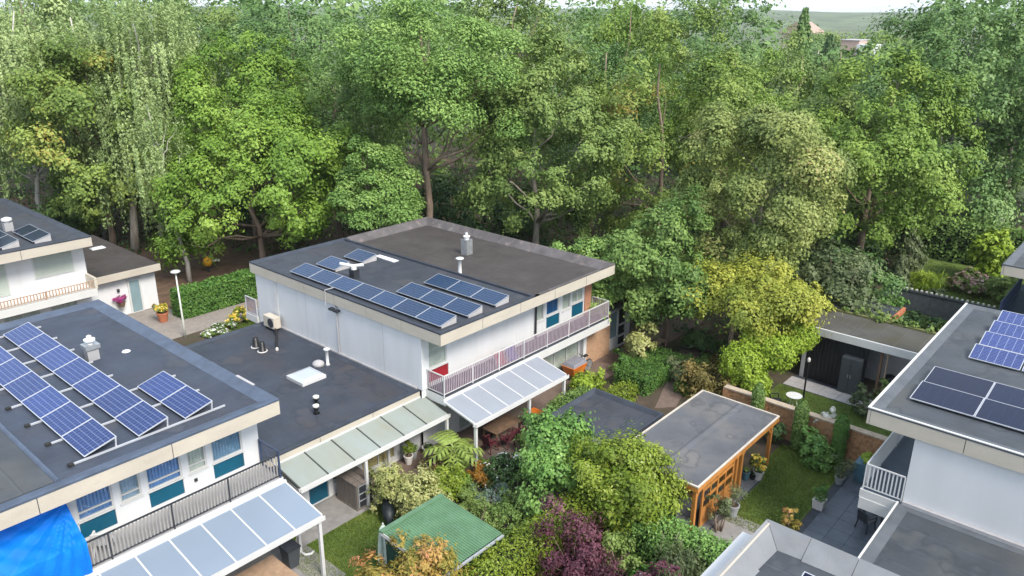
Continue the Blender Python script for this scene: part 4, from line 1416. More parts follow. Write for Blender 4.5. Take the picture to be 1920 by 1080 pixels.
gz = thing('gazebo', 'orange oiled wood gazebo with flat grey roof beside the right lawn', 'gazebo', (25.8, 12.4, 0))
GX0, GX1, GY0, GY1, GZ = 22.36, 29.32, 10.6, 14.18, 2.3
part('roof', MB().box(GX0 + .03, GX1 - .03, GY0 + .03, GY1 - .03, GZ - .12, GZ - .02), roof_s, gz)
part('roof_trim', MB().box(GX0, GX1, GY0, GY0 + .07, GZ - .03, GZ + .025).box(GX0, GX1, GY1 - .07, GY1, GZ - .03, GZ + .025).box(GX0, GX0 + .07, GY0 + .07, GY1 - .07, GZ - .03, GZ + .025).box(GX1 - .07, GX1, GY0 + .07, GY1 - .07, GZ - .03, GZ + .025), mat('zinc_trim', (.55, .5, .44), .5), gz)
for q in ((GX0 + .01, GX1 - .01, GY0 + .01, GY0 + .05), (GX0 + .01, GX1 - .01, GY1 - .05, GY1 - .01), (GX0 + .01, GX0 + .05, GY0 + .05, GY1 - .05), (GX1 - .05, GX1 - .01, GY0 + .05, GY1 - .05)):
    part('fascia_board', MB().box(*q, GZ - .24, GZ - .031), wood_or, gz)
for px, py in ((GX0 + .25, GY0 + .22), (25.9, GY0 + .22), (26.35, GY0 + .22), (GX1 - .25, GY0 + .22), (GX0 + .25, GY1 - .22), (GX1 - .25, GY1 - .22)):
    pst = part('post', MB().box(px - .07, px + .07, py - .07, py + .07, 0, GZ - .13), wood_or, gz)
for px, py, dx, dy in ((GX0 + .25, GY0 + .22, 0, 1), (GX0 + .25, GY0 + .22, 1, 0), (GX1 - .25, GY0 + .22, -1, 0), (GX1 - .25, GY0 + .22, 0, 1), (26.35, GY0 + .22, 1, 0)):
    part('brace', MB().bar((px + dx * .05, py + dy * .05, 1.55), (px + dx * .5, py + dy * .5, GZ - .2), .07), wood_or, gz)
part('beam', MB().box(GX0 + .1, GX1 - .1, GY0 + .17, GY0 + .27, GZ - .24, GZ - .125), wood_or, gz)
# glazed double door with square panes
dr = MB()
da, db, dy = 23.25, 25.7, GY0 + .2
for x in (da, 24.42, db):
    dr.box(x - .06, x + .06, dy, dy + .06, 0.03, 2.03)
for z in (.03, .72, 1.15, 1.58, 1.97):
    for a, b in ((da + .06, 24.36), (24.48, db - .06)):
        dr.box(a, b, dy + .003, dy + .057, z, z + .1)
for x in (da + .6, 25.06):
    dr.box(x - .04, x + .04, dy + .006, dy + .054, .13, 1.97)
dp = part('door', dr, wood_or, gz)
for (a, b) in ((da + .06, da + .56), (da + .64, 24.36), (24.48, 25.02), (25.1, db - .06)):
    for z0, z1 in ((.82, 1.15), (1.25, 1.58), (1.68, 1.97)):
        part('pane', MB().box(a, b, dy + .026, dy + .034, z0, z1), pane, dp)
    part('door_panel', MB().box(a, b, dy + .02, dy + .04, .13, .72), wood_or, dp)
part('side_boards', MB().box(GX0 + .2, GX0 + .26, GY0 + .9, GY1 - .3, 0, GZ - .25), black_wood, gz)
part('back_boards', MB().box(GX0 + .3, GX1 - .3, GY1 - .3, GY1 - .25, 0, GZ - .13), black_wood, gz)
part('partition', MB().box(26.3, 26.36, GY0 + .3, GY1 - .3, 0, GZ - .13), wood_or, gz)

# green corrugated shed
gs = thing('garden_shed', 'shed with green corrugated roof beside the orange-leaved shrub', 'shed', (14.7, 15.8, 0))
mb = MB()
nr = 110
X0, X1, Y0, Y1 = 13.38, 16.1, 14.35, 17.2
for i in range(nr + 1):
    x = X0 + (X1 - X0) * i / nr
    dz = .018 * (1 if (i % 4) in (1, 2) else -1)
    mb.v += [(x, Y0, 2.02 + dz), (x, Y1, 2.22 + dz)]
for i in range(nr):
    mb.f.append((2 * i, 2 * i + 2, 2 * i + 3, 2 * i + 1))
part('corrugated_roof', mb, green_sheet, gs)
part('ridge_cap', MB().hexa([(X0 - .03, Y1 - .14, 2.2), (X1 + .03, Y1 - .14, 2.2), (X1 + .03, Y1 + .08, 2.16), (X0 - .03, Y1 + .08, 2.16), (X0 - .03, Y1 - .14, 2.26), (X1 + .03, Y1 - .14, 2.26), (X1 + .03, Y1 + .08, 2.22), (X0 - .03, Y1 + .08, 2.22)]), green_sheet, gs)
part('gutter', MB().box(X0, X1, Y0 - .1, Y0 - .02, 1.94, 2.0), pot_grey, gs)
part('wall', MB().box(X0 + .12, X1 - .12, Y0 + .12, Y1 - .12, 0, 1.96), green_dark, gs)
part('verge_board', MB().hexa([(X0 - .02, Y0, 1.86), (X0 + .02, Y0, 1.86), (X0 + .02, Y1, 2.06), (X0 - .02, Y1, 2.06), (X0 - .02, Y0, 2.0), (X0 + .02, Y0, 2.0), (X0 + .02, Y1, 2.2), (X0 - .02, Y1, 2.2)]), white_trim, gs)

# resin storage box
st = thing('storage_shed', 'grey-brown resin storage shed under the frosted glass canopy', 'storage shed', (15.8, 21.75, 0))
part('base', MB().box(15.38, 16.22, 21.12, 22.42, .03, .1), resin, st)
for i in range(6):
    part('side_board', MB().box(15.4, 15.43, 21.14 + i * .21, 21.14 + i * .21 + .2, .1, 1.1), resin, st)
part('body', MB().box(15.44, 16.18, 21.16, 22.4, .1, 1.1), resin, st)
for i in range(3):
    part('lid_board', MB().hexa([(15.36 + i * .3, 21.1, 1.12), (15.36 + i * .3 + .285, 21.1, 1.12), (15.36 + i * .3 + .285, 22.45, 1.12), (15.36 + i * .3, 22.45, 1.12), (15.36 + i * .3, 21.1, 1.17), (15.36 + i * .3 + .285, 21.1, 1.17), (15.36 + i * .3 + .285, 22.45, 1.2), (15.36 + i * .3, 22.45, 1.2)]), resin, st)
dd = part('door', MB().box(15.5, 16.12, 21.13, 21.159, .14, 1.06), dark_metal, st)
part('door_frame', MB().box(15.47, 15.5, 21.11, 21.158, .12, 1.08).box(16.12, 16.15, 21.11, 21.158, .12, 1.08).box(15.5, 16.12, 21.11, 21.129, 1.05, 1.08).box(15.5, 16.12, 21.11, 21.129, .7, .74).box(15.5, 16.12, 21.11, 21.129, .4, .44), pot_grey, st)

# brick garden wall
bwl = thing('brick_wall', 'orange-brown brick garden wall beyond the right lawn', 'wall', (31.7, 10, 0))
part('mortar', MB().box(31.62, 31.84, 6.6, 14.2, 0, 1.55), mortar, bwl)
part('coping', MB().box(31.55, 31.9, 6.6, 14.2, 1.551, 1.62), mat('coping_stone', (.42, .34, .26), .8, .2, 4), bwl)
for y in (6.7, 8.55, 10.35, 12.2, 14.1):
    part('pier', MB().box(31.56, 31.9, y - .14, y + .14, 0, 1.549), brick_m, bwl)
vb = MB()
for r in range(20):
    for c in range(34):
        y = 6.62 + c * .222 + (.11 if r % 2 else 0)
        if y > 13.95:
            continue
        k = random.uniform(-.008, .008)
        vb.box(31.598 + k, 31.622, y, y + .21, .02 + r * .0765, .02 + r * .0765 + .064)
o = part('brick_courses', vb, brick_m, bwl)
o['kind'] = 'stuff'

# trellis fence at the back right
tf = thing('trellis_fence', 'grey board fence with a row of pale caps at right', 'fence', (52.4, 9.5, 0))
for i in range(9):
    y = 6.9 + i * .72
    part('board', MB().box(52.35, 52.4, y, y + .7, .05, 1.5), mat('fence_grey', (.12, .125, .14), .8, .2, 5), tf)
part('rail', MB().box(52.33, 52.349, 6.9, 13.4, 1.3, 1.38), dark_metal, tf)
for i in range(22):
    y = 7.0 + i * .29
    part('cap', MB().box(52.32, 52.44, y, y + .12, 1.505, 1.6), pot_white, tf)

# street lamp, planters and small things
sl = thing('street_lamp', 'slim pale street lamp with a flat disc head by the clipped hedge', 'street lamp', (19.33, 42.06, 0))
part('pole', MB().tube([(19.33, 42.06, -.05), (19.33, 42.06, 1.0), (19.3, 42.06, 3.95)], [.07, .055, .04], 10), mat('lamp_paint', (.62, .64, .6), .4, .08), sl, True)
part('lamp_head', MB().lathe(19.3, 42.06, [(.06, 3.93), (.24, 4.0), (.28, 4.05), (.24, 4.1), (.08, 4.14), (.02, 4.15)], 20), mat('lamp_disc', (.5, .51, .52), .4), sl, True)


def pot(label, leafkey, x, y, z, r, h, m, ph, pr, n=500, leaf=.09, name='potted_plant', square=False, flowers=None, style='puff', asp=.6):
    t = thing(name, label, 'potted plant', (x, y, z))
    if square:
        part('pot', MB().hexa([(x - r * .85, y - r * .85, z), (x + r * .85, y - r * .85, z), (x + r * .85, y + r * .85, z), (x - r * .85, y + r * .85, z), (x - r, y - r, z + h), (x + r, y - r, z + h), (x + r, y + r, z + h), (x - r, y + r, z + h)]), m, t)
    else:
        part('pot', MB().lathe(x, y, [(r * .68, z), (r * .95, z + h * .85), (r * 1.05, z + h * .86), (r * 1.05, z + h), (r * .85, z + h), (r * .82, z + h * .9)], 16), m, t, False)
    part('compost', MB().lathe(x, y, [(r * .8, z + h * .88), (r * .78, z + h * .93)], 10), soil, t)
    nc = 12
    C, D = clumps((x, y, z + h + ph * .5), pr * .8, ph * .45, nc, .2, .3, -.9)
    P, N, L, W, tint, down = crown_leaves(C, D, pr * .4, n, leaf, style, asp)
    link('foliage', leaf_cards('foliage', P, N, L, W, tint, LF[leafkey], OFF[t], down), t)
    if flowers:
        fk, fn, fs = flowers
        i = rng.choice(len(P), fn)
        link('blossom', leaf_cards('blossom', P[i] + np.array([0, 0, .05]), N[i] + np.array([0, 0, .6]), np.full(fn, fs), np.full(fn, fs * .9), rng.uniform(0, 1, fn), LF[fk], OFF[t]), t)
    sb = MB()
    for q in range(5):
        sb.tube(wander((x, y, z + h * .9), C[q], 3, .1), [.02, .016, .012, .006], 5)
    part('stems', sb, bark_brown, t)
    return t


pot('terracotta pot of pale yellow flowers at the end of the clipped hedge', 'yellowgreen', 19.63, 45.3, .035, .34, .6, terracotta, .5, .5, 500, .12, flowers=('yellow', 260, .12))
pot('pot of golden yellow flowers at the edge of the gazebo floor', 'green', 27.75, 10.6, .04, .22, .4, pot_white, .75, .42, 500, .12, flowers=('yellow', 200, .13))
pot('small blue and white pot beside the golden flowers', 'green', 27.35, 10.95, .04, .16, .4, pot_blue, .2, .15, 120, .07)
pot('dark round pot between the gazebo pots', 'dark', 27.6, 10.75, .04, .14, .25, black_pl, .15, .14, 120, .06)
pot('grey pot with an airy olive shrub at the gazebo door', 'grey', 24.75, 10.25, .03, .24, .5, pot_grey, 1.0, .5, 650, .09, asp=.3)
pot('cream square planter with a clipped dark shrub beside the slate patio', 'hedge', 27.45, 7.95, .04, .22, .4, pot_white, .6, .36, 700, .07, square=True)
pot('tall blue planter with lime leaves below the white balcony', 'lime', 30.6, 7.3, .04, .36, .85, pot_blue, .4, .42, 450, .1, square=True)
pot('olive shrub in a pot at the corner of the slate patio', 'grey', 29.65, 7.95, .04, .2, .35, pot_grey, .9, .6, 800, .09, asp=.35)
pot('white pot with a green plant under the frosted canopy', 'yellowgreen', 18.95, 22.2, .035, .2, .4, pot_white, .8, .3, 400, .12, asp=.4)
pot('small grey pot behind the white plant pot', 'green', 19.4, 22.35, .035, .15, .35, pot_grey, .3, .2, 200, .08)
pot('wide white bowl planter by the white pillar under the glass canopy', 'dark', 20.1, 22.2, .035, .28, .3, pot_white, .15, .22, 160, .08)
pot('hanging magenta flower basket on the white wall beside the door', 'magenta', 18.3, 47.75, .75, .24, .3, wood_brown, .35, .42, 420, .12)

# waste bin, watering toy
wbn = thing('waste_bin', 'dark grey waste bin on the terrace under the blue canopy', 'bin', (11.95, 20.4, .03))
part('body', MB().hexa([(11.75, 20.2, .03), (12.1, 20.2, .03), (12.1, 20.6, .03), (11.75, 20.6, .03), (11.68, 20.12, .8), (12.17, 20.12, .8), (12.17, 20.68, .8), (11.68, 20.68, .8)]), mat('bin_grey', (.06, .07, .08), .5, .1), wbn)
part('lid', MB().box(11.66, 12.19, 20.1, 20.7, .801, .85), dark_metal, wbn)
yb = thing('bucket', 'lime yellow bucket under the edge of the blue canopy', 'bucket', (12.5, 21.3, .03))
part('bucket_wall', MB().lathe(12.5, 21.3, [(.16, .03), (.23, .4), (.24, .4), (.2, .36)]), LF['lime'], yb)
part('handle', MB().tube([(12.27, 21.3, .38), (12.3, 21.3, .52), (12.5, 21.3, .58), (12.7, 21.3, .52), (12.73, 21.3, .38)], .012, 5), steel, yb)
dpz = thing('canopy_support', 'white drain post with curved foot at the lawn edge', 'post', (12.48, 20.7, 0))
part('post', MB().box(12.44, 12.54, 20.62, 20.72, .03, 2.5), white_paint, dpz)
part('foot', MB().tube([(12.49, 20.62, .1), (12.55, 20.45, .06), (12.72, 20.36, .05), (12.86, 20.42, .05)], .05, 8), white_paint, dpz, True)


def table(label, x0, x1, y0, y1, h, m, name='garden_table', legs=True, z=0.0):
    t = thing(name, label, 'table', ((x0 + x1) / 2, (y0 + y1) / 2, z))
    k = 5
    for i in range(k):
        a = y0 + (y1 - y0) * i / k
        part('top_board', MB().box(x0, x1, a + .004, a + (y1 - y0) / k - .004, h - .035, h), m, t)
    for x in (x0 + .08, x1 - .08):
        for y in (y0 + .08, y1 - .08):
            part('leg', MB().box(x - .035, x + .035, y - .035, y + .035, z, h - .036), m, t)
    return t


table('brown wooden table half under the long blue canopy', 9.6, 11.3, 18.9, 20.5, .78, mat('tan_wood', (.4, .27, .18), .6, .2, 4), z=.03)
table('dark dining table under the pale canopy on the brick terrace', 22.3, 24.0, 20.2, 21.1, .75, wood_brown, z=.034)
for i, (x, y, r, lb) in enumerate(((22.0, 20.3, 1.57, 'nearest the corner post'), (22.75, 19.98, 3.14, 'on the garden side at left'), (23.6, 19.98, 3.14, 'on the garden side at right'), (23.2, 21.35, 0, 'on the house side'))):
    chair('maroon dining chair under the pale canopy, ' + lb, x, y, .034, r, maroon, group='chairs at the dining table')
rt = thing('round_table', 'small white round table on the dark lawn beyond the brick wall', 'table', (34.7, 12.0, 0))
part('top', MB().lathe(34.7, 12.0, [(.36, .68), (.38, .7), (.38, .72), (.02, .725)], 20), plastic_white, rt)
for k in range(3):
    a = k * 2.09 + .4
    part('leg', MB().tube([(34.7 + .08 * math.cos(a), 12 + .08 * math.sin(a), .68), (34.7 + .28 * math.cos(a), 12 + .28 * math.sin(a), 0)], .018, 6), plastic_white, rt)
chair('dark garden chair beside the small white round table', 34.2, 12.7, 0, .6, dark_metal)
chair('white garden chair under the corner of the right house roof', 32.9, 7.1, 0, 1.2, plastic_white)
for i, (x, y, r, lb) in enumerate(((27.3, 6.15, 1.2, 'nearest the low grey roof'), (28.3, 6.35, 2.0, 'further under the balcony'))):
    chair('black patio chair on the slate tiles, ' + lb, x, y, .04, r, dark_metal, group='chairs on the slate patio')
table('dark patio table in the shade of the white balcony', 27.6, 28.9, 5.0, 5.8, .74, dark_metal, z=.04)

bn = thing('garden_bench', 'weathered teak bench in the shade beside the pale variegated shrub', 'bench', (36.3, 20.6, 0))
for i in range(4):
    part('seat_slat', MB().box(35.6, 37.0, 20.4 + i * .12, 20.4 + i * .12 + .1, .42, .45), wood_teak, bn)
for i in range(3):
    part('back_slat', MB().box(35.6, 37.0, 20.9, 20.93, .55 + i * .14, .65 + i * .14), wood_teak, bn)
for x in (35.65, 36.95):
    for y in (20.42, 20.88):
        part('leg', MB().box(x - .03, x + .03, y - .03, y + .03, 0, .419 if y < 20.6 else .97), wood_teak, bn)

# cargo bike
cbk = thing('cargo_bike', 'orange box cargo tricycle with grey cover parked by the house', 'cargo bike', (30.4, 21.9, 0))
bxv = MB()
bxv.hexa([(29.75, 21.6, .32), (30.55, 21.55, .32), (30.55, 22.2, .32), (29.75, 22.15, .32), (29.55, 21.45, .88), (30.75, 21.45, .88), (30.75, 22.3, .88), (29.55, 22.3, .88)])
bevel(part('cargo_box', bxv, orange_box, cbk), .02)
part('rain_cover', MB().hexa([(29.6, 21.47, .881), (30.72, 21.47, .881), (30.72, 22.28, .881), (29.6, 22.28, .881), (29.7, 21.55, 1.02), (30.65, 21.55, 1.1), (30.65, 22.2, 1.1), (29.7, 22.2, 1.02)]), canvas, cbk)


def wheel(x, y, z, r, parent):
    w = part('wheel', MB().tube([(x, y - .02, z), (x, y + .02, z)], r, 18), steel, parent)
    tr = MB()
    nn = 20
    for k in range(nn + 1):
        pass
    pts = [(x + r * math.cos(2 * math.pi * k / nn), y, z + r * math.sin(2 * math.pi * k / nn)) for k in range(nn + 1)]
    tr.tube(pts, .028, 6, False)
    part('tyre', tr, rubber, w)


wheel(30.0, 21.4, .28, .28, cbk)
wheel(30.0, 22.36, .28, .28, cbk)
wheel(31.45, 21.9, .34, .34, cbk)
part('frame', MB().tube([(30.6, 21.9, .45), (31.0, 21.9, .42), (31.45, 21.9, .34)], .03, 8).tube([(31.0, 21.9, .42), (31.15, 21.9, .95)], .025, 8).tube([(30.72, 21.9, .5), (30.85, 21.9, 1.1)], .025, 8), dark_metal, cbk)
part('saddle', MB().hexa([(31.02, 21.85, .95), (31.28, 21.8, .95), (31.28, 22.0, .95), (31.02, 21.95, .95), (31.02, 21.86, 1.02), (31.28, 21.8, 1.03), (31.28, 22.0, 1.03), (31.02, 21.94, 1.02)]), rubber, cbk)
part('handlebar', MB().tube([(30.95, 21.6, 1.12), (30.85, 21.7, 1.12), (30.85, 22.1, 1.12), (30.95, 22.2, 1.12)], .018, 6), dark_metal, cbk)

um = thing('folded_parasol', 'folded pale green parasol beside the green shed', 'parasol', (13.75, 17.55, 0))
part('pole', MB().tube([(13.75, 17.55, 0), (13.75, 17.55, 2.15)], .025, 8), white_paint, um)
mb = MB()
pr2 = [(.16, .55), (.2, .8), (.17, 1.4), (.12, 1.9), (.03, 2.08)]
n_ = 16
for r, z in pr2:
    for k in range(n_):
        a = 2 * math.pi * k / n_
        q = r * (1 + .22 * (1 if k % 2 else -1))
        mb.v.append((13.75 + q * math.cos(a), 17.55 + q * math.sin(a), z))
for i in range(len(pr2) - 1):
    for k in range(n_):
        k2 = (k + 1) % n_
        mb.f.append((i * n_ + k, i * n_ + k2, (i + 1) * n_ + k2, (i + 1) * n_ + k))
part('canopy_cloth', mb, mat('parasol_cloth', (.5, .6, .54), .9, .1, 4), um)
gb = thing('garden_cover', 'black covered garden object beside the variegated shrub', 'cover', (15.75, 19.75, 0))
mb = MB()
mb.tube([(15.5, 19.4, .12), (15.7, 19.65, .42), (15.95, 20.0, .62), (16.1, 20.2, .2)], [.1, .24, .26, .12], 10)
part('cover_sheet', mb, mat('black_cover', (.012, .018, .022), .5, .3, 5, bump=.3), gb, True)
bx_ = thing('storage_box', 'orange-red garden box under the pale canopy beside the hedge', 'box', (24.9, 20.2, 0))
part('body', MB().box(24.6, 25.2, 19.95, 20.5, .034, .75), terracotta, bx_)
part('lid', MB().box(24.57, 25.23, 19.92, 20.53, .751, .8), orange_box, bx_)
sr = thing('spring_rider', 'yellow and white playground spring rider on the bare ground behind the hedge', 'playground toy', (26.4, 52.2, 0))
part('body', MB().lathe(26.4, 52.2, [(.1, .45), (.28, .5), (.34, .8), (.26, 1.05), (.05, 1.15)]), mat('toy_yellow', (.7, .38, .03), .4, .1), sr, True)
part('seat', MB().bar((26.6, 52.1, .85), (27.2, 52.0, .75), .22, .1), plastic_white, sr)
part('spring', MB().lathe(26.4, 52.2, [(.12, 0), (.1, .2), (.12, .45)]), dark_metal, sr)
for i, (x, y, c, lb) in enumerate(((24.2, 21.75, 'red', 'red'), (25.0, 21.75, 'blue', 'blue'))):
    t = thing('deck_lounger', lb + ' folded lounger behind the mauve balcony railing', 'lounger', (x, y, 2.93))
    m_ = mat('cloth_' + c, (.42, .05, .06) if c == 'red' else (.07, .11, .4), .8, .1)
    part('backrest', MB().hexa([(x - .3, y - .2, 2.95), (x + .3, y - .2, 2.95), (x + .3, y - .16, 2.95), (x - .3, y - .16, 2.95), (x - .3, y + .1, 3.55), (x + .3, y + .1, 3.55), (x + .3, y + .14, 3.55), (x - .3, y + .14, 3.55)]), m_, t)
    part('frame', MB().bar((x - .33, y - .2, 2.94), (x - .33, y + .13, 3.6), .04).bar((x + .33, y - .2, 2.94), (x + .33, y + .13, 3.6), .04), steel, t)

# ------------------------------------------------------------------ lawns (blades)
grass('lawn_grass', 'short green lawn in front of the green-roofed shed', [(11.95, 16.55, 17.05, 20.9)], 15000, .07)
grass('lawn_grass', 'green lawn between the gazebo and the slate patio', [(24.3, 31.1, 8.2, 10.4), (28.1, 31.1, 10.4, 11.0)], 15000, .07)
grass('lawn_grass', 'dark lawn beyond the brick wall', [(31.95, 36.85, 5, 13.5)], 12000, .07)
grass('verge_grass', 'strip of rough grass along the path behind the link roof', [(20.7, 29.5, 40.3, 42.25)], 6000, .1)
grass('back_lawn_grass', 'rough grass garden at far right behind the board fence', [(52.6, 65, 5, 14.4)], 9000, .16)

# ------------------------------------------------------------------ hedges
hedge('clipped_hedge', 'tall clipped green hedge along the path behind the centre house', 'hedge', 20.55, 29.5, 44.65, 45.9, 1.75, 16000, .15)
hedge('garden_hedge', 'broad leafy hedge running behind the green-roofed shed', 'yellowgreen', 12.0, 20.6, 13.3, 14.3, 1.75, 24000, .1, rough=.2)
hedge('garden_hedge', 'broad leafy hedge beside the gazebo end, below the yellow-green tree', 'mint', 20.0, 21.0, 8.4, 13.3, 1.75, 15000, .1, rough=.2)
hedge('box_hedge', 'dark clipped box hedge block in the shaded middle garden', 'hedge', 30.9, 34.9, 18.0, 19.9, .95, 9000, .09)
hedge('low_hedge', 'low dark box hedge beside the garden path', 'hedge', 32.3, 34.5, 16.4, 17.2, .5, 3000, .08)
hedge('tall_hedge', 'long dark green hedge across the far right garden', 'green', 66.0, 67.6, 2.0, 19.0, 3.0, 16000, .24, rough=.25)
hedge('boundary_hedge', 'light green hedge between the pale canopy and the flat shed', 'yellowgreen', 26.3, 30.2, 18.1, 18.9, .9, 5000, .1, rough=.16)
hedge('boundary_hedge', 'leafy green hedge under the right end of the pale canopy', 'green', 24.6, 27.2, 18.3, 19.3, 1.6, 7000, .12, rough=.16)

# ------------------------------------------------------------------ garden shrubs
bush('leafy_shrub', 'fresh green shrub tree left of the yellow-green one before the gazebo', 'mint', (20.55, 15.2), 1.7, 4.35, 18000, .118, nc=55, cat='small tree', asp=.62)
bush('leafy_shrub', 'yellow-green shrub tree covering the left end of the gazebo roof', 'yellowgreen', (21.0, 12.95), 2.05, 4.2, 26000, .118, nc=85, cat='small tree', asp=.5)
bush('purple_shrub', 'purple-leaved shrub at the bottom centre', 'purple', (17.6, 12.2), 1.35, 3.0, 8500, .085, nc=42, lump=.6)
bush('purple_shrub', 'small purple shrub at the bottom edge right of the large purple one', 'purple', (17.9, 9.6), .8, 2.5, 2400, .1, nc=20)
bush('olive_shrub', 'olive green shrub at the bottom beside the purple shrub', 'olive', (18.9, 11.4), .7, 2.2, 2600, .1, nc=20)
bush('pale_bamboo', 'pale feathery shrub at the bottom edge left of the grey parapet', 'grey', (19.2, 9.6), .85, 2.7, 3800, .16, 'droop', nc=26, asp=.22)
bush('photinia', 'orange and green shrub in front of the green shed roof', 'photinia', (13.35, 15.25), 1.25, 3.35, 8000, .12, nc=34, asp=.45)
bush('photinia', 'orange-tinted shrub at the bottom edge left of the green shed', 'photinia', (12.0, 15.8), 1.15, 2.75, 5500, .12, nc=28, asp=.45)
bush('variegated_shrub', 'cream variegated shrub against the canopy post', 'variegated', (16.35, 20.35), .85, 2.05, 5200, .1, nc=34, asp=.5)
bush('variegated_shrub', 'cream variegated shrub behind the green shed ridge', 'variegated', (16.7, 19.1), 1.1, 1.75, 6500, .1, nc=38, asp=.5)
bush('lime_shrub', 'lime green shrub right of the variegated ones', 'yellowgreen', (18.1, 19.1), .85, 1.7, 3000, .1, nc=24)
bush('orange_shrub', 'low rust-orange shrub at the foot of the canopy corner post', 'rust', (19.75, 18.8), .65, 1.0, 1600, .1, nc=16)
bush('yellow_shrub', 'low golden plant beside the canopy corner post', 'gold', (20.75, 19.3), .4, .9, 700, .09, nc=10)
bush('blue_shrub', 'low silver-blue shrub in the flower bed', 'blue', (19.1, 17.5), .7, .9, 1800, .07, nc=16, asp=.3)
bush('dark_shrub', 'dark green shrub with white flowers left of the fresh green tree', 'dark', (20.4, 17.9), 1.0, 1.5, 2600, .09, nc=22, flowers=('white', 60, .09))
bush('bed_shrub', 'grey-green shrub behind the green shed roof edge', 'olive', (17.5, 16.95), .95, 1.4, 2600, .08, nc=22, asp=.35)
bush('bed_shrub', 'deep green shrub at the end of the green shed roof', 'green', (18.4, 16.0), .9, 1.3, 2600, .08, nc=22)
bush('bed_shrub', 'dark shrub under the fresh green tree', 'dark', (19.5, 15.6), .8, 1.2, 1800, .09, nc=16)
bush('bed_shrub', 'pinkish mixed shrub behind the lime shrub', 'brownish', (19.2, 20.4), .7, 1.0, 1500, .09, nc=16, flowers=('pink', 70, .09))
bush('bed_shrub', 'yellow-green shrub under the palm', 'gold', (20.2, 20.2), .7, 1.1, 1700, .09, nc=16)
bush('edge_shrub', 'pale shrub at the corner of the green shed roof', 'variegated', (16.75, 15.0), .5, .9, 1000, .09, nc=12)
bush('tall_grass', 'upright green grass clump between the pale canopy and fresh green tree', 'green', (22.9, 18.7), .55, 1.3, 1400, .4, 'droop', nc=18, asp=.07)
bush('white_perennial', 'white flower spikes in front of the dining area', 'dark', (21.5, 18.8), .55, .8, 900, .09, nc=12, flowers=('white', 110, .12))
bush('variegated_tree', 'cream variegated shrub beside the garden door of the centre house', 'variegated', (33.7, 20.2), .95, 2.6, 4200, .15, nc=28)
bush('shade_shrub', 'dark green shrub beside the box hedge', 'hedge', (32.6, 20.4), .8, 1.2, 1900, .1, nc=16)
bush('shade_shrub', 'rounded dark shrub behind the box hedge by the bench', 'dark', (37.6, 19.0), 1.0, 1.3, 2200, .11, nc=18)
bush('lime_mound', 'lime yellow mound of leaves before the cargo bike', 'lime', (29.2, 20.15), 1.2, 1.3, 3600, .11, nc=26)
bush('brown_shrub', 'brownish green shrub behind the gazebo roof', 'brownish', (33.0, 15.7), 1.5, 1.9, 4600, .11, nc=30)
bush('brown_shrub', 'grey-green low shrub left of the brownish one', 'grey', (33.6, 17.6), .9, 1.3, 2000, .1, nc=16)
bush('laurel', 'glossy green shrub in front of the brick wall', 'mint', (30.5, 9.35), .85, 1.6, 3600, .14, nc=26, asp=.5)
bush('wall_shrub', 'dark shrub in the corner between gazebo and brick wall', 'dark', (31.0, 11.5), .7, 1.1, 1600, .1, nc=14)
bush('pink_shrub', 'small red-leaved shrub at the end of the slate patio', 'photinia', (25.45, 8.35), .4, 1.0, 900, .09, nc=12)
bush('white_hydrangea', 'white blossom along the top of the brick wall', 'white', (32.1, 9.5), .38, 1.95, 2200, .13, nc=34, ry=1.3, cat='flowers')
bush('grey_shrub', 'grey-green shrub before the dark cabinet', 'grey', (36.5, 9.2), .7, 1.6, 2000, .12, nc=16, asp=.4)
bush('round_bush', 'round clipped bush beside the black barbecue', 'green', (37.6, 8.7), .5, 1.4, 1500, .1, nc=14)
bush('gazebo_shrub', 'airy olive shrub in front of the gazebo corner', 'grey', (23.55, 10.2), .55, 1.5, 1500, .1, nc=14, asp=.3)
bush('bed_flowers', 'yellow flower bed along the edge of the link roof', 'yellowgreen', (22.6, 41.7), 1.2, .8, 2200, .14, nc=20, ry=.6, flowers=('yellow', 420, .16), cat='flowers')
bush('bed_flowers', 'white flower bed left of the yellow flowers by the path', 'green', (20.7, 41.2), 1.1, .6, 1800, .13, nc=18, ry=.7, flowers=('white', 260, .13), cat='flowers')
bush('lime_bush', 'bright lime bush before the far right hedge', 'lime', (62.5, 9.4), 1.6, 3.8, 4000, .26, nc=34)
bush('pink_hydrangea', 'pale pink hydrangea mass behind the board fence', 'olive', (58.8, 9.6), 1.5, 1.5, 1800, .2, nc=18, flowers=('pink', 420, .28), cat='flowers')
bush('fence_shrub', 'olive shrub at the right end of the board fence garden', 'olive', (58.5, 7.4), 1.4, 2.0, 2400, .18, nc=20)
bush('fence_shrub', 'green shrub right of the board fence with red flowers', 'green', (47.6, 8.0), 1.4, 2.0, 2600, .16, nc=20, flowers=('magenta', 30, .16))
bush('fence_shrub', 'dark shrub in front of the board fence', 'dark', (48.0, 10.0), 1.2, 1.6, 2200, .16, nc=18, flowers=('white', 20, .14))
bush('fountain_grass', 'bright fountain grass tuft behind the board fence', 'lime', (57.6, 12.2), 1.1, 1.3, 1500, .55, 'droop', nc=16, asp=.06)
bush('border_shrub', 'pale green shrub among the far right border', 'grey', (55.0, 11.0), .9, 1.1, 1300, .16, nc=14)

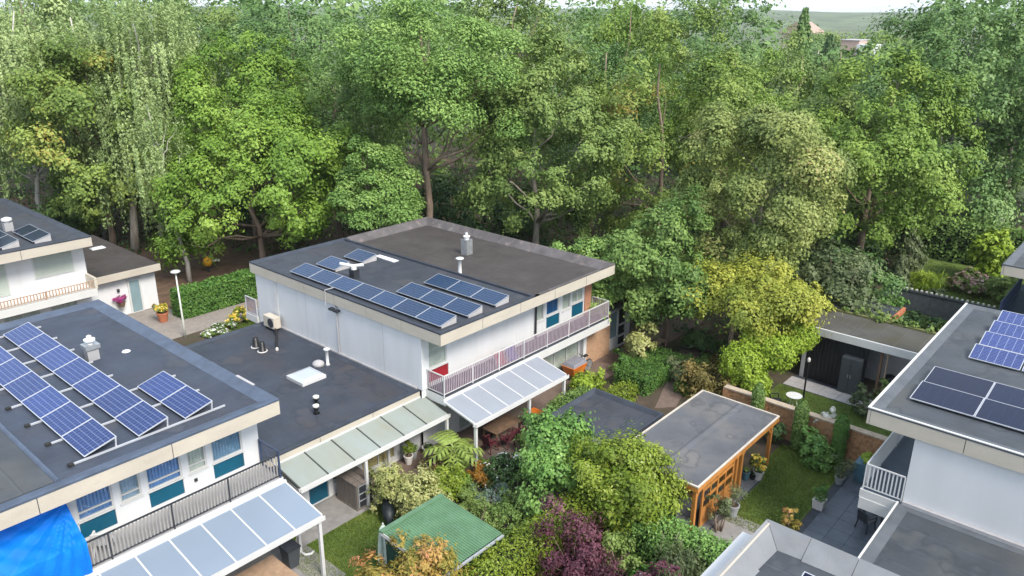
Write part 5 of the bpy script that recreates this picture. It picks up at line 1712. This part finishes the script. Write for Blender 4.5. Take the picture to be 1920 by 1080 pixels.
bush('bed_shrub', 'mid green mound behind the silver-blue shrub', 'green', (19.9, 17.0), .8, 1.1, 2600, .08, nc=20)
bush('bed_shrub', 'olive mound between the lime shrub and the silver-blue shrub', 'olive', (18.6, 18.2), .75, .9, 2200, .08, nc=18)
bush('bed_shrub', 'yellowish ferny plant in front of the palm', 'yellowgreen', (20.1, 21.0), .6, .9, 1500, .12, nc=14, asp=.25)
bush('bed_shrub', 'golden low plant left of the rust-orange shrub', 'gold', (19.0, 19.3), .6, .8, 1500, .09, nc=14)
bush('bed_shrub', 'leafy mound left of the low-trimmed tall grass', 'mint', (21.9, 17.4), .7, 1.2, 2000, .1, nc=16)
bush('bed_shrub', 'low green mound at the foot of the broad hedge behind the green shed', 'green', (17.2, 15.4), .6, .8, 1500, .08, nc=14)
bush('bed_shrub', 'pale low plant right of the variegated shrub behind the green roof', 'variegated', (17.5, 18.0), .5, .7, 1200, .08, nc=12)
bush('bed_shrub', 'white-flowered plant at the bottom edge right of the purple shrub', 'hedge', (18.6, 10.4), .7, 2.0, 2600, .1, nc=18, flowers=('white', 14, .16))
bush('path_shrub', 'bright green shrub tips along the flat shed roof', 'lime', (27.6, 18.3), .7, 1.3, 1800, .1, nc=16)
bush('path_shrub', 'leafy plant beside the garden path steps', 'green', (35.4, 17.6), .8, 1.0, 1900, .1, nc=16)
bush('path_shrub', 'dark plant mass under the golden tree', 'dark', (37.5, 17.4), 1.2, 1.3, 2600, .11, nc=20)
bush('path_shrub', 'green plant mass between the golden tree and the garage', 'green', (39.0, 14.8), 1.2, 1.8, 2800, .12, nc=20)

# conifers with a pointed outline
def conifer(name, label, leafkey, x, y, r, h, n, leaf, cat='conifer', group=None, bare=.05, column=False):
    t = thing(name, label, cat, (x, y, 0), group)
    u = rng.uniform(bare, 1, n)
    a = rng.uniform(0, 6.28, n)
    lob = 1 + .18 * np.sin(a * 5 + u * 25)
    rr = r * np.minimum(1, (1 - u) * 1.5 + .06) ** .8 * rng.uniform(.75, 1.05, n) * lob
    if column:
        rr = r * np.minimum(1, (1.02 - u) * 5) ** .5 * rng.uniform(.7, 1.05, n) * (.85 + .15 * lob)
    P = np.stack([x + rr * np.cos(a), y + rr * np.sin(a), h * u], 1)
    N = np.stack([np.cos(a), np.sin(a), np.full(n, .5)], 1) + rng.normal(size=(n, 3)) * .4
    dn = np.tile([0, 0, 1.0], (n, 1)) + rng.normal(size=(n, 3)) * .4
    tint = rng.normal(.5, .2, n)
    L = leaf * rng.uniform(.7, 1.3, n)
    link('crown', leaf_cards('crown', P, N, L, L * .5, tint, LF[leafkey], OFF[t], dn), t)
    part('trunk', MB().tube([(x, y, -.05), (x, y, h * .5), (x, y, h * .92)], [max(.05, r * .16), max(.04, r * .1), .02], 7), bark_brown, t, True)
    return t


conifer('columnar_conifer', 'slim dark green columnar conifer at the left end of the brick wall', 'green', 31.3, 12.4, .28, 2.5, 3600, .11, column=True)
conifer('columnar_conifer', 'slim columnar conifer in the middle of the brick wall', 'green', 31.2, 10.35, .3, 2.4, 3600, .11, column=True)
conifer('columnar_conifer', 'slim columnar conifer beside the glossy shrub at the brick wall', 'hedge', 31.25, 8.65, .3, 2.3, 3600, .11, column=True)
conifer('blue_conifer', 'grey-blue conifer at the far right lawn edge', 'grey', 60.5, 14.2, 1.2, 3.8, 2600, .25)
conifer('blue_conifer', 'narrow blue conifer left of the board fence', 'grey', 54.5, 13.1, .75, 3.0, 1800, .22)

# palm
pm = thing('palm', 'small fan palm with arching fronds beside the pale canopy', 'palm', (19.6, 20.15, 0))
part('trunk', MB().tube([(19.6, 20.15, 0), (19.63, 20.15, .8), (19.6, 20.15, 1.3)], [.14, .12, .1], 9), bark_brown, pm, True)
for k in range(16):
    a = k * .3927 + .2
    el = rng.uniform(.2, 1.25)
    P, N, D_ = [], [], []
    pts = []
    for s in range(7):
        q = s / 6
        rr_ = 1.15 * q * math.cos(el * (1 - q * .5))
        z_ = 1.3 + .95 * q * math.sin(el) - .55 * q * q
        pts.append((19.6 + rr_ * math.cos(a), 20.15 + rr_ * math.sin(a), z_))
    mb = MB()
    mb.tube(pts, [.02 - .002 * i for i in range(7)], 5)
    for s in range(2, 7):
        c = Vector(pts[s])
        tdir = (c - Vector(pts[s - 1])).normalized()
        side = tdir.cross(Vector((0, 0, 1))).normalized()
        for sg in (-1, 1):
            for w_ in (0, .33, .66, 1.0):
                o_ = c - tdir * .09 * w_
                e_ = o_ + side * sg * .4 * (1.15 - .1 * s) + tdir * .2 - Vector((0, 0, .1))
                mb.quad(o_, o_ + tdir * .045, e_, e_ - tdir * .01)
    fr_ = part('frond', mb, mat('palm_leaf', (.22, .3, .06), .5, .2, 4), pm)

# lime ball-clipped tree beside the gazebo
def ball_tree(label, x, y, balls):
    t = thing('clipped_tree', label, 'tree', (x, y, 0))
    Ps = []
    tb = MB()
    tb.tube(wander((x, y, -.05), (x, y, 1.6), 3, .05), [.12, .1, .09, .08], 8)
    for bx, by, bz, br in balls:
        n = int(5200 * br * br)
        d = norm(rng.normal(size=(n, 3)))
        lob = 1 + .1 * np.sin(d @ rng.normal(size=(3,)) * 7) + .06 * np.sin(d @ rng.normal(size=(3,)) * 13)
        P = np.array([bx, by, bz]) + d * br * (rng.uniform(.72, 1.04, n) * lob)[:, None]
        N = d + rng.normal(size=(n, 3)) * .45 + np.array([0, 0, .3])
        L = .135 * rng.uniform(.7, 1.3, n)
        link('leaf_ball', leaf_cards('leaf_ball', P, N, L, L * .6, rng.normal(.5, .2, n), LF['lime'], OFF[t]), t)
        tb.tube(wander((x, y, 1.5), (bx, by, bz), 4, .08), [.07, .06, .05, .04, .02], 6)
    part('trunk', tb, bark_grey, t, True)
    return t


ball_tree('lime green cloud-pruned tree with several leaf balls behind the gazebo', 34.8, 13.5,
          [(33.6, 14.3, 2.1, 1.08), (34.7, 13.1, 2.65, .9), (36.4, 12.65, 3.15, .78), (33.3, 13.4, 1.35, .72), (34.9, 14.3, 3.1, .72), (35.7, 12.6, 2.9, .5)])

# ------------------------------------------------------------------ trees
tree('green_tree', 'mid green round tree standing right of the centre house', 'green', (37.3, 20.6), 8.5, 2.6, 3.2, 24000, .24, nc=80, trunk_r=.17, lean=(-1.1, -.1), bark=bark_brown)
tree('green_tree', 'fresh green low crown against the right wall of the centre house', 'robinia', (33.9, 24.2), 7.0, 2.4, 2.2, 9000, .24, nc=45, trunk_r=.12)
tree('golden_tree', 'golden yellow spreading tree behind the gazebo', 'yellowtree', (37.0, 16.5), 5.9, 3.9, 3.3, 17000, .2, nc=75, trunk_r=.14, lump=.25, cr=.8, low=-.5)
tree('golden_tree', 'golden shrub tree below the tan tree beside the garage roof', 'yellowtree', (41.4, 14.9), 5.0, 2.6, 1.7, 5000, .19, nc=32, trunk_r=.09)
tree('tan_tree', 'large tan and olive tree with dense round leaf puffs right of centre', 'brown', (42.3, 18.1), 14.2, 3.4, 4.5, 38000, .25, nc=150, cr=.85, trunk_r=.3, lump=.16, bark=bark_grey, low=-.8, inner=.6, style='puff')
tree('olive_tree', 'tall olive green tree behind the right half of the centre roof', 'olive', (42.0, 34.2), 16.9, 3.4, 5.3, 34000, .27, nc=105, cr=1.1, trunk_r=.26, lump=.26, bark=bark_grey, style='spray')
tree('olive_tree', 'yellow-olive tree between the tall olive tree and the tan tree', 'maple', (50.0, 29.0), 16.9, 2.6, 5.6, 32000, .27, nc=100, cr=1.15, trunk_r=.26, lump=.25)
tree('robinia', 'tall fork-trunked green tree with layered foliage behind the centre roof', 'robinia', (36.6, 39.8), 19.6, 8.9, 6.9, 42000, .26, 'layer', nc=150, cr=1.35, trunk_r=.27, limbs=26, forks=1, lump=.25, bark=bark_brown, low=-.7, inner=.3)
tree('robinia', 'low fresh green tree with twin stems behind the centre roof', 'robinia', (31.9, 39.4), 10.2, 4.7, 3.0, 13000, .24, 'layer', nc=55, cr=.85, trunk_r=.13, forks=2, limbs=8)
tree('maple', 'bright yellow-green maple with low crown beside the clipped hedge', 'maple2', (29.4, 49.8), 12.6, 1.2, 6.2, 36000, .3, nc=105, cr=1.15, trunk_r=.25, lump=.2)
tree('maple', 'taller bright green maple behind the low-crowned one', 'maple2', (32.6, 55.6), 16.6, 5.2, 5.3, 28000, .3, nc=90, cr=1.15, trunk_r=.25, lump=.22)
tree('maple', 'yellow-green maple with rounded tiers behind the left house', 'maple', (24.6, 63.8), 15.5, 2.6, 5.0, 30000, .32, nc=100, cr=1.1, trunk_r=.25, lump=.16)
tree('birch', 'pale weeping birch at the top left corner', 'birch', (21.5, 68.6), 20.0, 5.5, 5.4, 24000, .3, 'droop', nc=110, cr=1.2, trunk_r=.2, bark=bark_birch, limbs=20, asp=.48)
tree('birch', 'weeping birch with white stems between the two yellow-green maples', 'birch', (27.8, 62.0), 19.6, 4.0, 4.0, 26000, .3, 'droop', nc=110, cr=1.15, trunk_r=.2, bark=bark_birch, limbs=20, asp=.48)
tree('birch', 'weeping birch rising behind the bright maple at top left', 'birch', (32.2, 67.5), 19.8, 6.0, 4.4, 20000, .32, 'droop', nc=95, cr=1.2, trunk_r=.2, bark=bark_birch, limbs=18, asp=.48)
tree('birch', 'slender white-stemmed birch behind the dark side roof at left', 'birch', (25.1, 66.7), 19.0, 8.0, 2.6, 9000, .3, 'droop', nc=50, cr=1.0, trunk_r=.22, bark=bark_birch, limbs=10, asp=.48)
tree('birch', 'thin pale birch stem behind the end of the clipped hedge', 'birch', (24.4, 51.2), 13.5, 5.5, 1.8, 5000, .26, 'droop', nc=30, cr=.8, trunk_r=.15, bark=bark_birch, limbs=8, asp=.48, lean=(-.8, 1.0))
tree('birch', 'leaning brown-stemmed birch in the group at left', 'birch', (25.1, 61.0), 15.0, 6.5, 2.4, 6000, .28, 'droop', nc=36, cr=.9, trunk_r=.3, bark=bark_grey, limbs=8, asp=.48, lean=(1.0, 0))
tree('lime_tree', 'large yellow-green tree at right with a wide skirted crown', 'gold', (58.3, 17.0), 15.6, 3.4, 5.7, 34000, .29, nc=110, cr=1.1, trunk_r=.28, lump=.18)
tree('dark_green_tree', 'blue-green tree between the tan tree and the yellow-green one', 'olive', (58.4, 20.6), 14.3, 2.6, 4.2, 18000, .3, nc=75, cr=1.0, trunk_r=.22)
tree('poplar', 'tall poplar filling the top right', 'poplar', (72.0, 16.0), 19.9, 2.5, 7.2, 28000, .36, 'spray', nc=130, cr=1.4, trunk_r=.35, lump=.25, limbs=20, bark=bark_grey)
tree('poplar', 'tall poplar at the right edge of the photo', 'poplar', (79.5, 11.8), 19.2, 1.5, 6.2, 19000, .36, 'spray', nc=100, cr=1.35, trunk_r=.32, lump=.22, bark=bark_grey)
tree('poplar', 'dark green poplar at the top right of centre on the skyline', 'poplar', (80.5, 42.5), 20.2, 4.0, 6.6, 15000, .4, 'spray', nc=90, cr=1.4, trunk_r=.32, bark=bark_grey)
tree('yellow_tree', 'bright yellow-green tree top behind the tan tree', 'gold', (59.5, 28.4), 17.0, 5.0, 5.0, 24000, .3, nc=85, cr=1.1, trunk_r=.25, lump=.25)
BACK0 = tree('backdrop_tree', 'olive tree on the skyline behind the weeping birches', 'olive', (39.5, 75.0), 19.7, 4.0, 6.4, 17000, .36, nc=95, trunk_r=.3, group='trees closing the view behind the front row')
BACK0_dim = (6.4, 19.7)
BACK1 = tree('backdrop_tree', 'green tree on the skyline left of the fork-trunked tree', 'poplar', (43.8, 64.5), 20.5, 3.0, 6.6, 17000, .36, nc=95, trunk_r=.3, group='trees closing the view behind the front row')
BACK1_dim = (6.6, 20.5)
tree_copy(BACK1, BACK1_dim, 'green tree on the skyline behind the fork-trunked tree', 'green', (50.5, 55.0), 20.8, 6.2, 5.35)
tree_copy(BACK0, BACK0_dim, 'dark olive tree on the skyline above the centre', 'olive', (60.3, 51.5), 21.1, 6.4, 3.24)
tree_copy(BACK1, BACK1_dim, 'yellow-green tree on the skyline right of centre', 'gold', (63.5, 42.0), 20.9, 4.9, 3.43)
tree_copy(BACK0, BACK0_dim, 'green tree on the skyline behind the yellow-green maple', 'birch', (27.0, 79.0), 21.3, 6.0, 2.4)
tree_copy(BACK1, BACK1_dim, 'green tree filling the gap behind the olive tree', 'poplar', (54.0, 38.0), 17.3, 5.6, 3.32)
tree_copy(BACK0, BACK0_dim, 'dark tree filling the gap behind the bright maples', 'green', (36.5, 50.0), 14.8, 5.2, 0.69)
tree_copy(BACK1, BACK1_dim, 'olive tree behind the yellow-green crown at right', 'olive', (68.0, 27.5), 16.8, 5.0, 3.89)
tree_copy(BACK0, BACK0_dim, 'dark leafy tree at the left edge behind the shuttered house', 'poplar', (17.5, 76.0), 17.3, 5.0, 5.39)
tree_copy(BACK1, BACK1_dim, 'dark green tree low behind the right hedge', 'dark', (83.0, 16.0), 10.3, 6.0, 2.38)

# understorey shrubs in the shade of the wood
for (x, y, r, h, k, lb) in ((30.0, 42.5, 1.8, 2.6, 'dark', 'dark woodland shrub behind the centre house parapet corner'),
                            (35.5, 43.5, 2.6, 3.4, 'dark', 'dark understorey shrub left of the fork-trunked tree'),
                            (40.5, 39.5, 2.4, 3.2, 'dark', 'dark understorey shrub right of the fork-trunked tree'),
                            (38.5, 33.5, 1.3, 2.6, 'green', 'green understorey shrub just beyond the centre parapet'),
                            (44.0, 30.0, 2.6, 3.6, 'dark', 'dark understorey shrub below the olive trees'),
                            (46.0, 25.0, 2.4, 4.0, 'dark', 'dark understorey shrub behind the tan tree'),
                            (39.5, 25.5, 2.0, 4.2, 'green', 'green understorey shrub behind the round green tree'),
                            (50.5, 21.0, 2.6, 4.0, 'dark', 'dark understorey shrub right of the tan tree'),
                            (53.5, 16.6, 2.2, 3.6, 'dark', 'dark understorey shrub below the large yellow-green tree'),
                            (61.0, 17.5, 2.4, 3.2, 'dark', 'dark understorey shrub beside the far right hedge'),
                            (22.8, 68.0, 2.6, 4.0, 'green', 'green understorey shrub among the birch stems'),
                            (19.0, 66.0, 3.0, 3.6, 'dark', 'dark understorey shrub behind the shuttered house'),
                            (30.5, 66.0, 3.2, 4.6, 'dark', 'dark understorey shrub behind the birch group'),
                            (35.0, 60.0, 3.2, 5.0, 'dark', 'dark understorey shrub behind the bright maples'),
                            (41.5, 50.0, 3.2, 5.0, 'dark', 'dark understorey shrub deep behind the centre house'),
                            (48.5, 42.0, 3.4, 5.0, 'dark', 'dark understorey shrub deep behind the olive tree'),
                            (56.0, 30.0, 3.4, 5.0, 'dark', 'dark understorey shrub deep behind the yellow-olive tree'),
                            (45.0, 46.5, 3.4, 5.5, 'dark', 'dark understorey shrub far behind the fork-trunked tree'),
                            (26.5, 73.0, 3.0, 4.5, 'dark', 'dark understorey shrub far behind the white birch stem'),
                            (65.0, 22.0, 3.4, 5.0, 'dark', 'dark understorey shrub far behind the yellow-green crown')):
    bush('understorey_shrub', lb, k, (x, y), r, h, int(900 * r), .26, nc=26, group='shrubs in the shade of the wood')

bush('grey_green_bush', 'tall grey-green bush beside the garage roof below the tan tree', 'grey', (44.2, 13.9), 2.6, 6.0, 9000, .19, nc=50)
bush('grey_green_bush', 'leafy blue-green bush left of the board fence', 'poplar', (46.6, 12.9), 1.7, 4.6, 5000, .18, nc=34)
bush('grey_green_bush', 'pale tipped bush behind the shed roof at right', 'mint', (49.0, 12.6), 1.3, 3.2, 3000, .18, nc=24)
bush('roof_plants', 'row of moss and weeds along the back edge of the garage roof', 'olive', (41.6, 10.0), .35, .4, 1500, .12, nc=40, ry=3.0, z0=3.0, cat='plants', stem=False)

# ------------------------------------------------------------------ wood behind, ground cover
def wood_mass():
    """the wood that closes the view behind the trees one can tell apart: reads as one mass"""
    Cs, Ds, cr = [], [], []
    for k in range(620):
        a = math.radians(rng.uniform(4, 84))
        r = rng.uniform(88, 125)
        if math.radians(14.5) < a < math.radians(22.5):
            h = rng.uniform(1, 7)
        else:
            h = rng.uniform(1, 20.3)
        Cs.append((r * math.cos(a), r * math.sin(a), h))
        Ds.append(norm(np.array([-math.cos(a), -math.sin(a), .6])))
        cr.append(rng.uniform(2.2, 3.8))
    C, D = np.array(Cs), np.array(Ds)
    P, N, L, W, tint, down = crown_leaves(C, D, np.array(cr), 64000, .72, 'spray')
    P[:, 2] = np.maximum(P[:, 2], .1)
    o = link('woodland', leaf_cards('woodland', P, N, L, W, tint, LF['poplar'], (0, 0, 0)))
    tag(o, 'dense far wood closing the view behind the front trees', 'wood', kind='stuff')


wood_mass()


def ground_cover():
    n = 40000
    a = rng.uniform(math.radians(4), math.radians(82), n)
    r = np.sqrt(rng.uniform(44 ** 2, 96 ** 2, n))
    P = np.stack([r * np.cos(a), r * np.sin(a), np.zeros(n)], 1)
    ok = ((P[:, 1] > 36.5) & (P[:, 0] > 30)) | (P[:, 1] > 60) | ((P[:, 0] > 38) & (P[:, 1] > 15.5)) | ((P[:, 0] > 33) & (P[:, 1] > 24.5)) | (P[:, 0] > 67.8)
    ok &= ~((P[:, 0] < 21.5) & (P[:, 1] < 60))
    P = P[ok]
    k = len(P)
    lump = np.sin(P[:, 0] * .9 + 2 * np.sin(P[:, 1] * .5)) * np.sin(P[:, 1] * .8)
    P[:, 2] = rng.uniform(.05, .45, k) + .35 * np.maximum(0, lump)
    N = rng.normal(size=(k, 3)) * .5 + np.array([0, 0, 1.0])
    L = .34 * rng.uniform(.7, 1.3, k)
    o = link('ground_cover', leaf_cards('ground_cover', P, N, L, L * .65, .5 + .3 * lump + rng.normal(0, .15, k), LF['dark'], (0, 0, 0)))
    tag(o, 'dark ivy and brambles covering the woodland floor', 'ground cover', kind='stuff')


ground_cover()

# ------------------------------------------------------------------ far distance
fh = thing('far_house', 'distant pink brick building with pale gable beyond the trees', 'house', (237, 78.6, 0))
part('wall', MB().box(234, 242, 77, 82, 0, 10.3), far_brick, fh)
part('side_block', MB().box(232, 240, 73, 76.9, 0, 9.4), white_wall, fh)
part('roof', MB().box(233.7, 242.3, 76.8, 82.2, 10.3, 10.5), slab_lt, fh)
for i in range(3):
    part('window', MB().box(231.9, 231.99, 73.3 + i * 1.2, 74.1 + i * 1.2, 6, 7.6), dark_room, fh)
fh2 = thing('far_house', 'distant cream gable end left of the pink building', 'house', (300, 118, 0))
part('wall', MB().box(296, 306, 114, 126, 0, 10), mat('far_cream', (.6, .5, .42), .9), fh2)
part('roof', MB().hexa([(295, 113, 10), (307, 113, 10), (307, 127, 10), (295, 127, 10), (295, 119.5, 14), (307, 119.5, 14), (307, 120.5, 14), (295, 120.5, 14)]), mat('far_roof_tile', (.42, .3, .25), .9), fh2)
hb = MB()
nx, ny = 60, 10
for j in range(ny + 1):
    for i in range(nx + 1):
        a = math.radians(-50 + 190 * i / nx)
        r = 850 + j * 60
        hgt = (4 + 15 * math.sin(j / ny * math.pi / 2)) + 2.5 * math.sin(i * .7 + j) + 1.5 * math.sin(i * 1.9)
        hb.v.append((r * math.cos(a), r * math.sin(a), hgt - 4 if j else -2))
for j in range(ny):
    for i in range(nx):
        a = j * (nx + 1) + i
        hb.f.append((a, a + 1, a + nx + 2, a + nx + 1))
struct('hills', hb, hill_m, True)
struct('far_fields', MB().quad((95, -300, .05), (860, -300, .05), (860, 860, .05), (95, 860, .05)), mat('far_fields', (.11, .14, .07), .95, .4, .02))
fw = []
for (x, y, r, h, k, lb) in ((150, 52, 7, 13, 'poplar', 'far blue-green tree in the gap in front of the pink building'), (165, 60, 5, 15, 'dark', 'far dark spire tree in the skyline gap'),
                            (200, 76, 9, 12, 'poplar', 'far dark trees left of the pink building'), (260, 75, 10, 13, 'gold', 'far yellow tree behind the pink building'),
                            (280, 100, 12, 13, 'olive', 'far olive tree in the skyline gap'), (190, 55, 8, 12, 'green', 'far green tree right of the pink building')):
    if 'spire' in lb:
        conifer('far_conifer', lb, k, x, y, 2.6, h - 1.5, 1500, .8, 'tree')
    else:
        tree('far_tree', lb, k, (x, y), h, 1.0, r, 2600, 1.1, nc=40, trunk_r=.4, limbs=5)
conifer('skyline_conifer', 'pointed green conifer on the skyline left of the gap', 'poplar', 88.4, 35.2, 2.2, 18.4, 3000, .45, 'tree')

# air between the camera and the horizon
hz = link('haze', MB().box(-300, 2400, -600, 2400, -1.0, 24.5).mesh('haze', None))
hm = bpy.data.materials.new('haze_air')
hm.use_nodes = True
hm.node_tree.nodes.clear()
ho = hm.node_tree.nodes.new('ShaderNodeOutputMaterial')
hv = hm.node_tree.nodes.new('ShaderNodeVolumePrincipled')
hv.inputs['Color'].default_value = (.86, .91, .97, 1)
hv.inputs['Density'].default_value = 0.00014
hv.inputs['Anisotropy'].default_value = .2
hm.node_tree.links.new(hv.outputs[0], ho.inputs['Volume'])
hz.data.materials.append(hm)
tag(hz, 'thin pale haze in the air over the far wood', 'haze', kind='stuff')
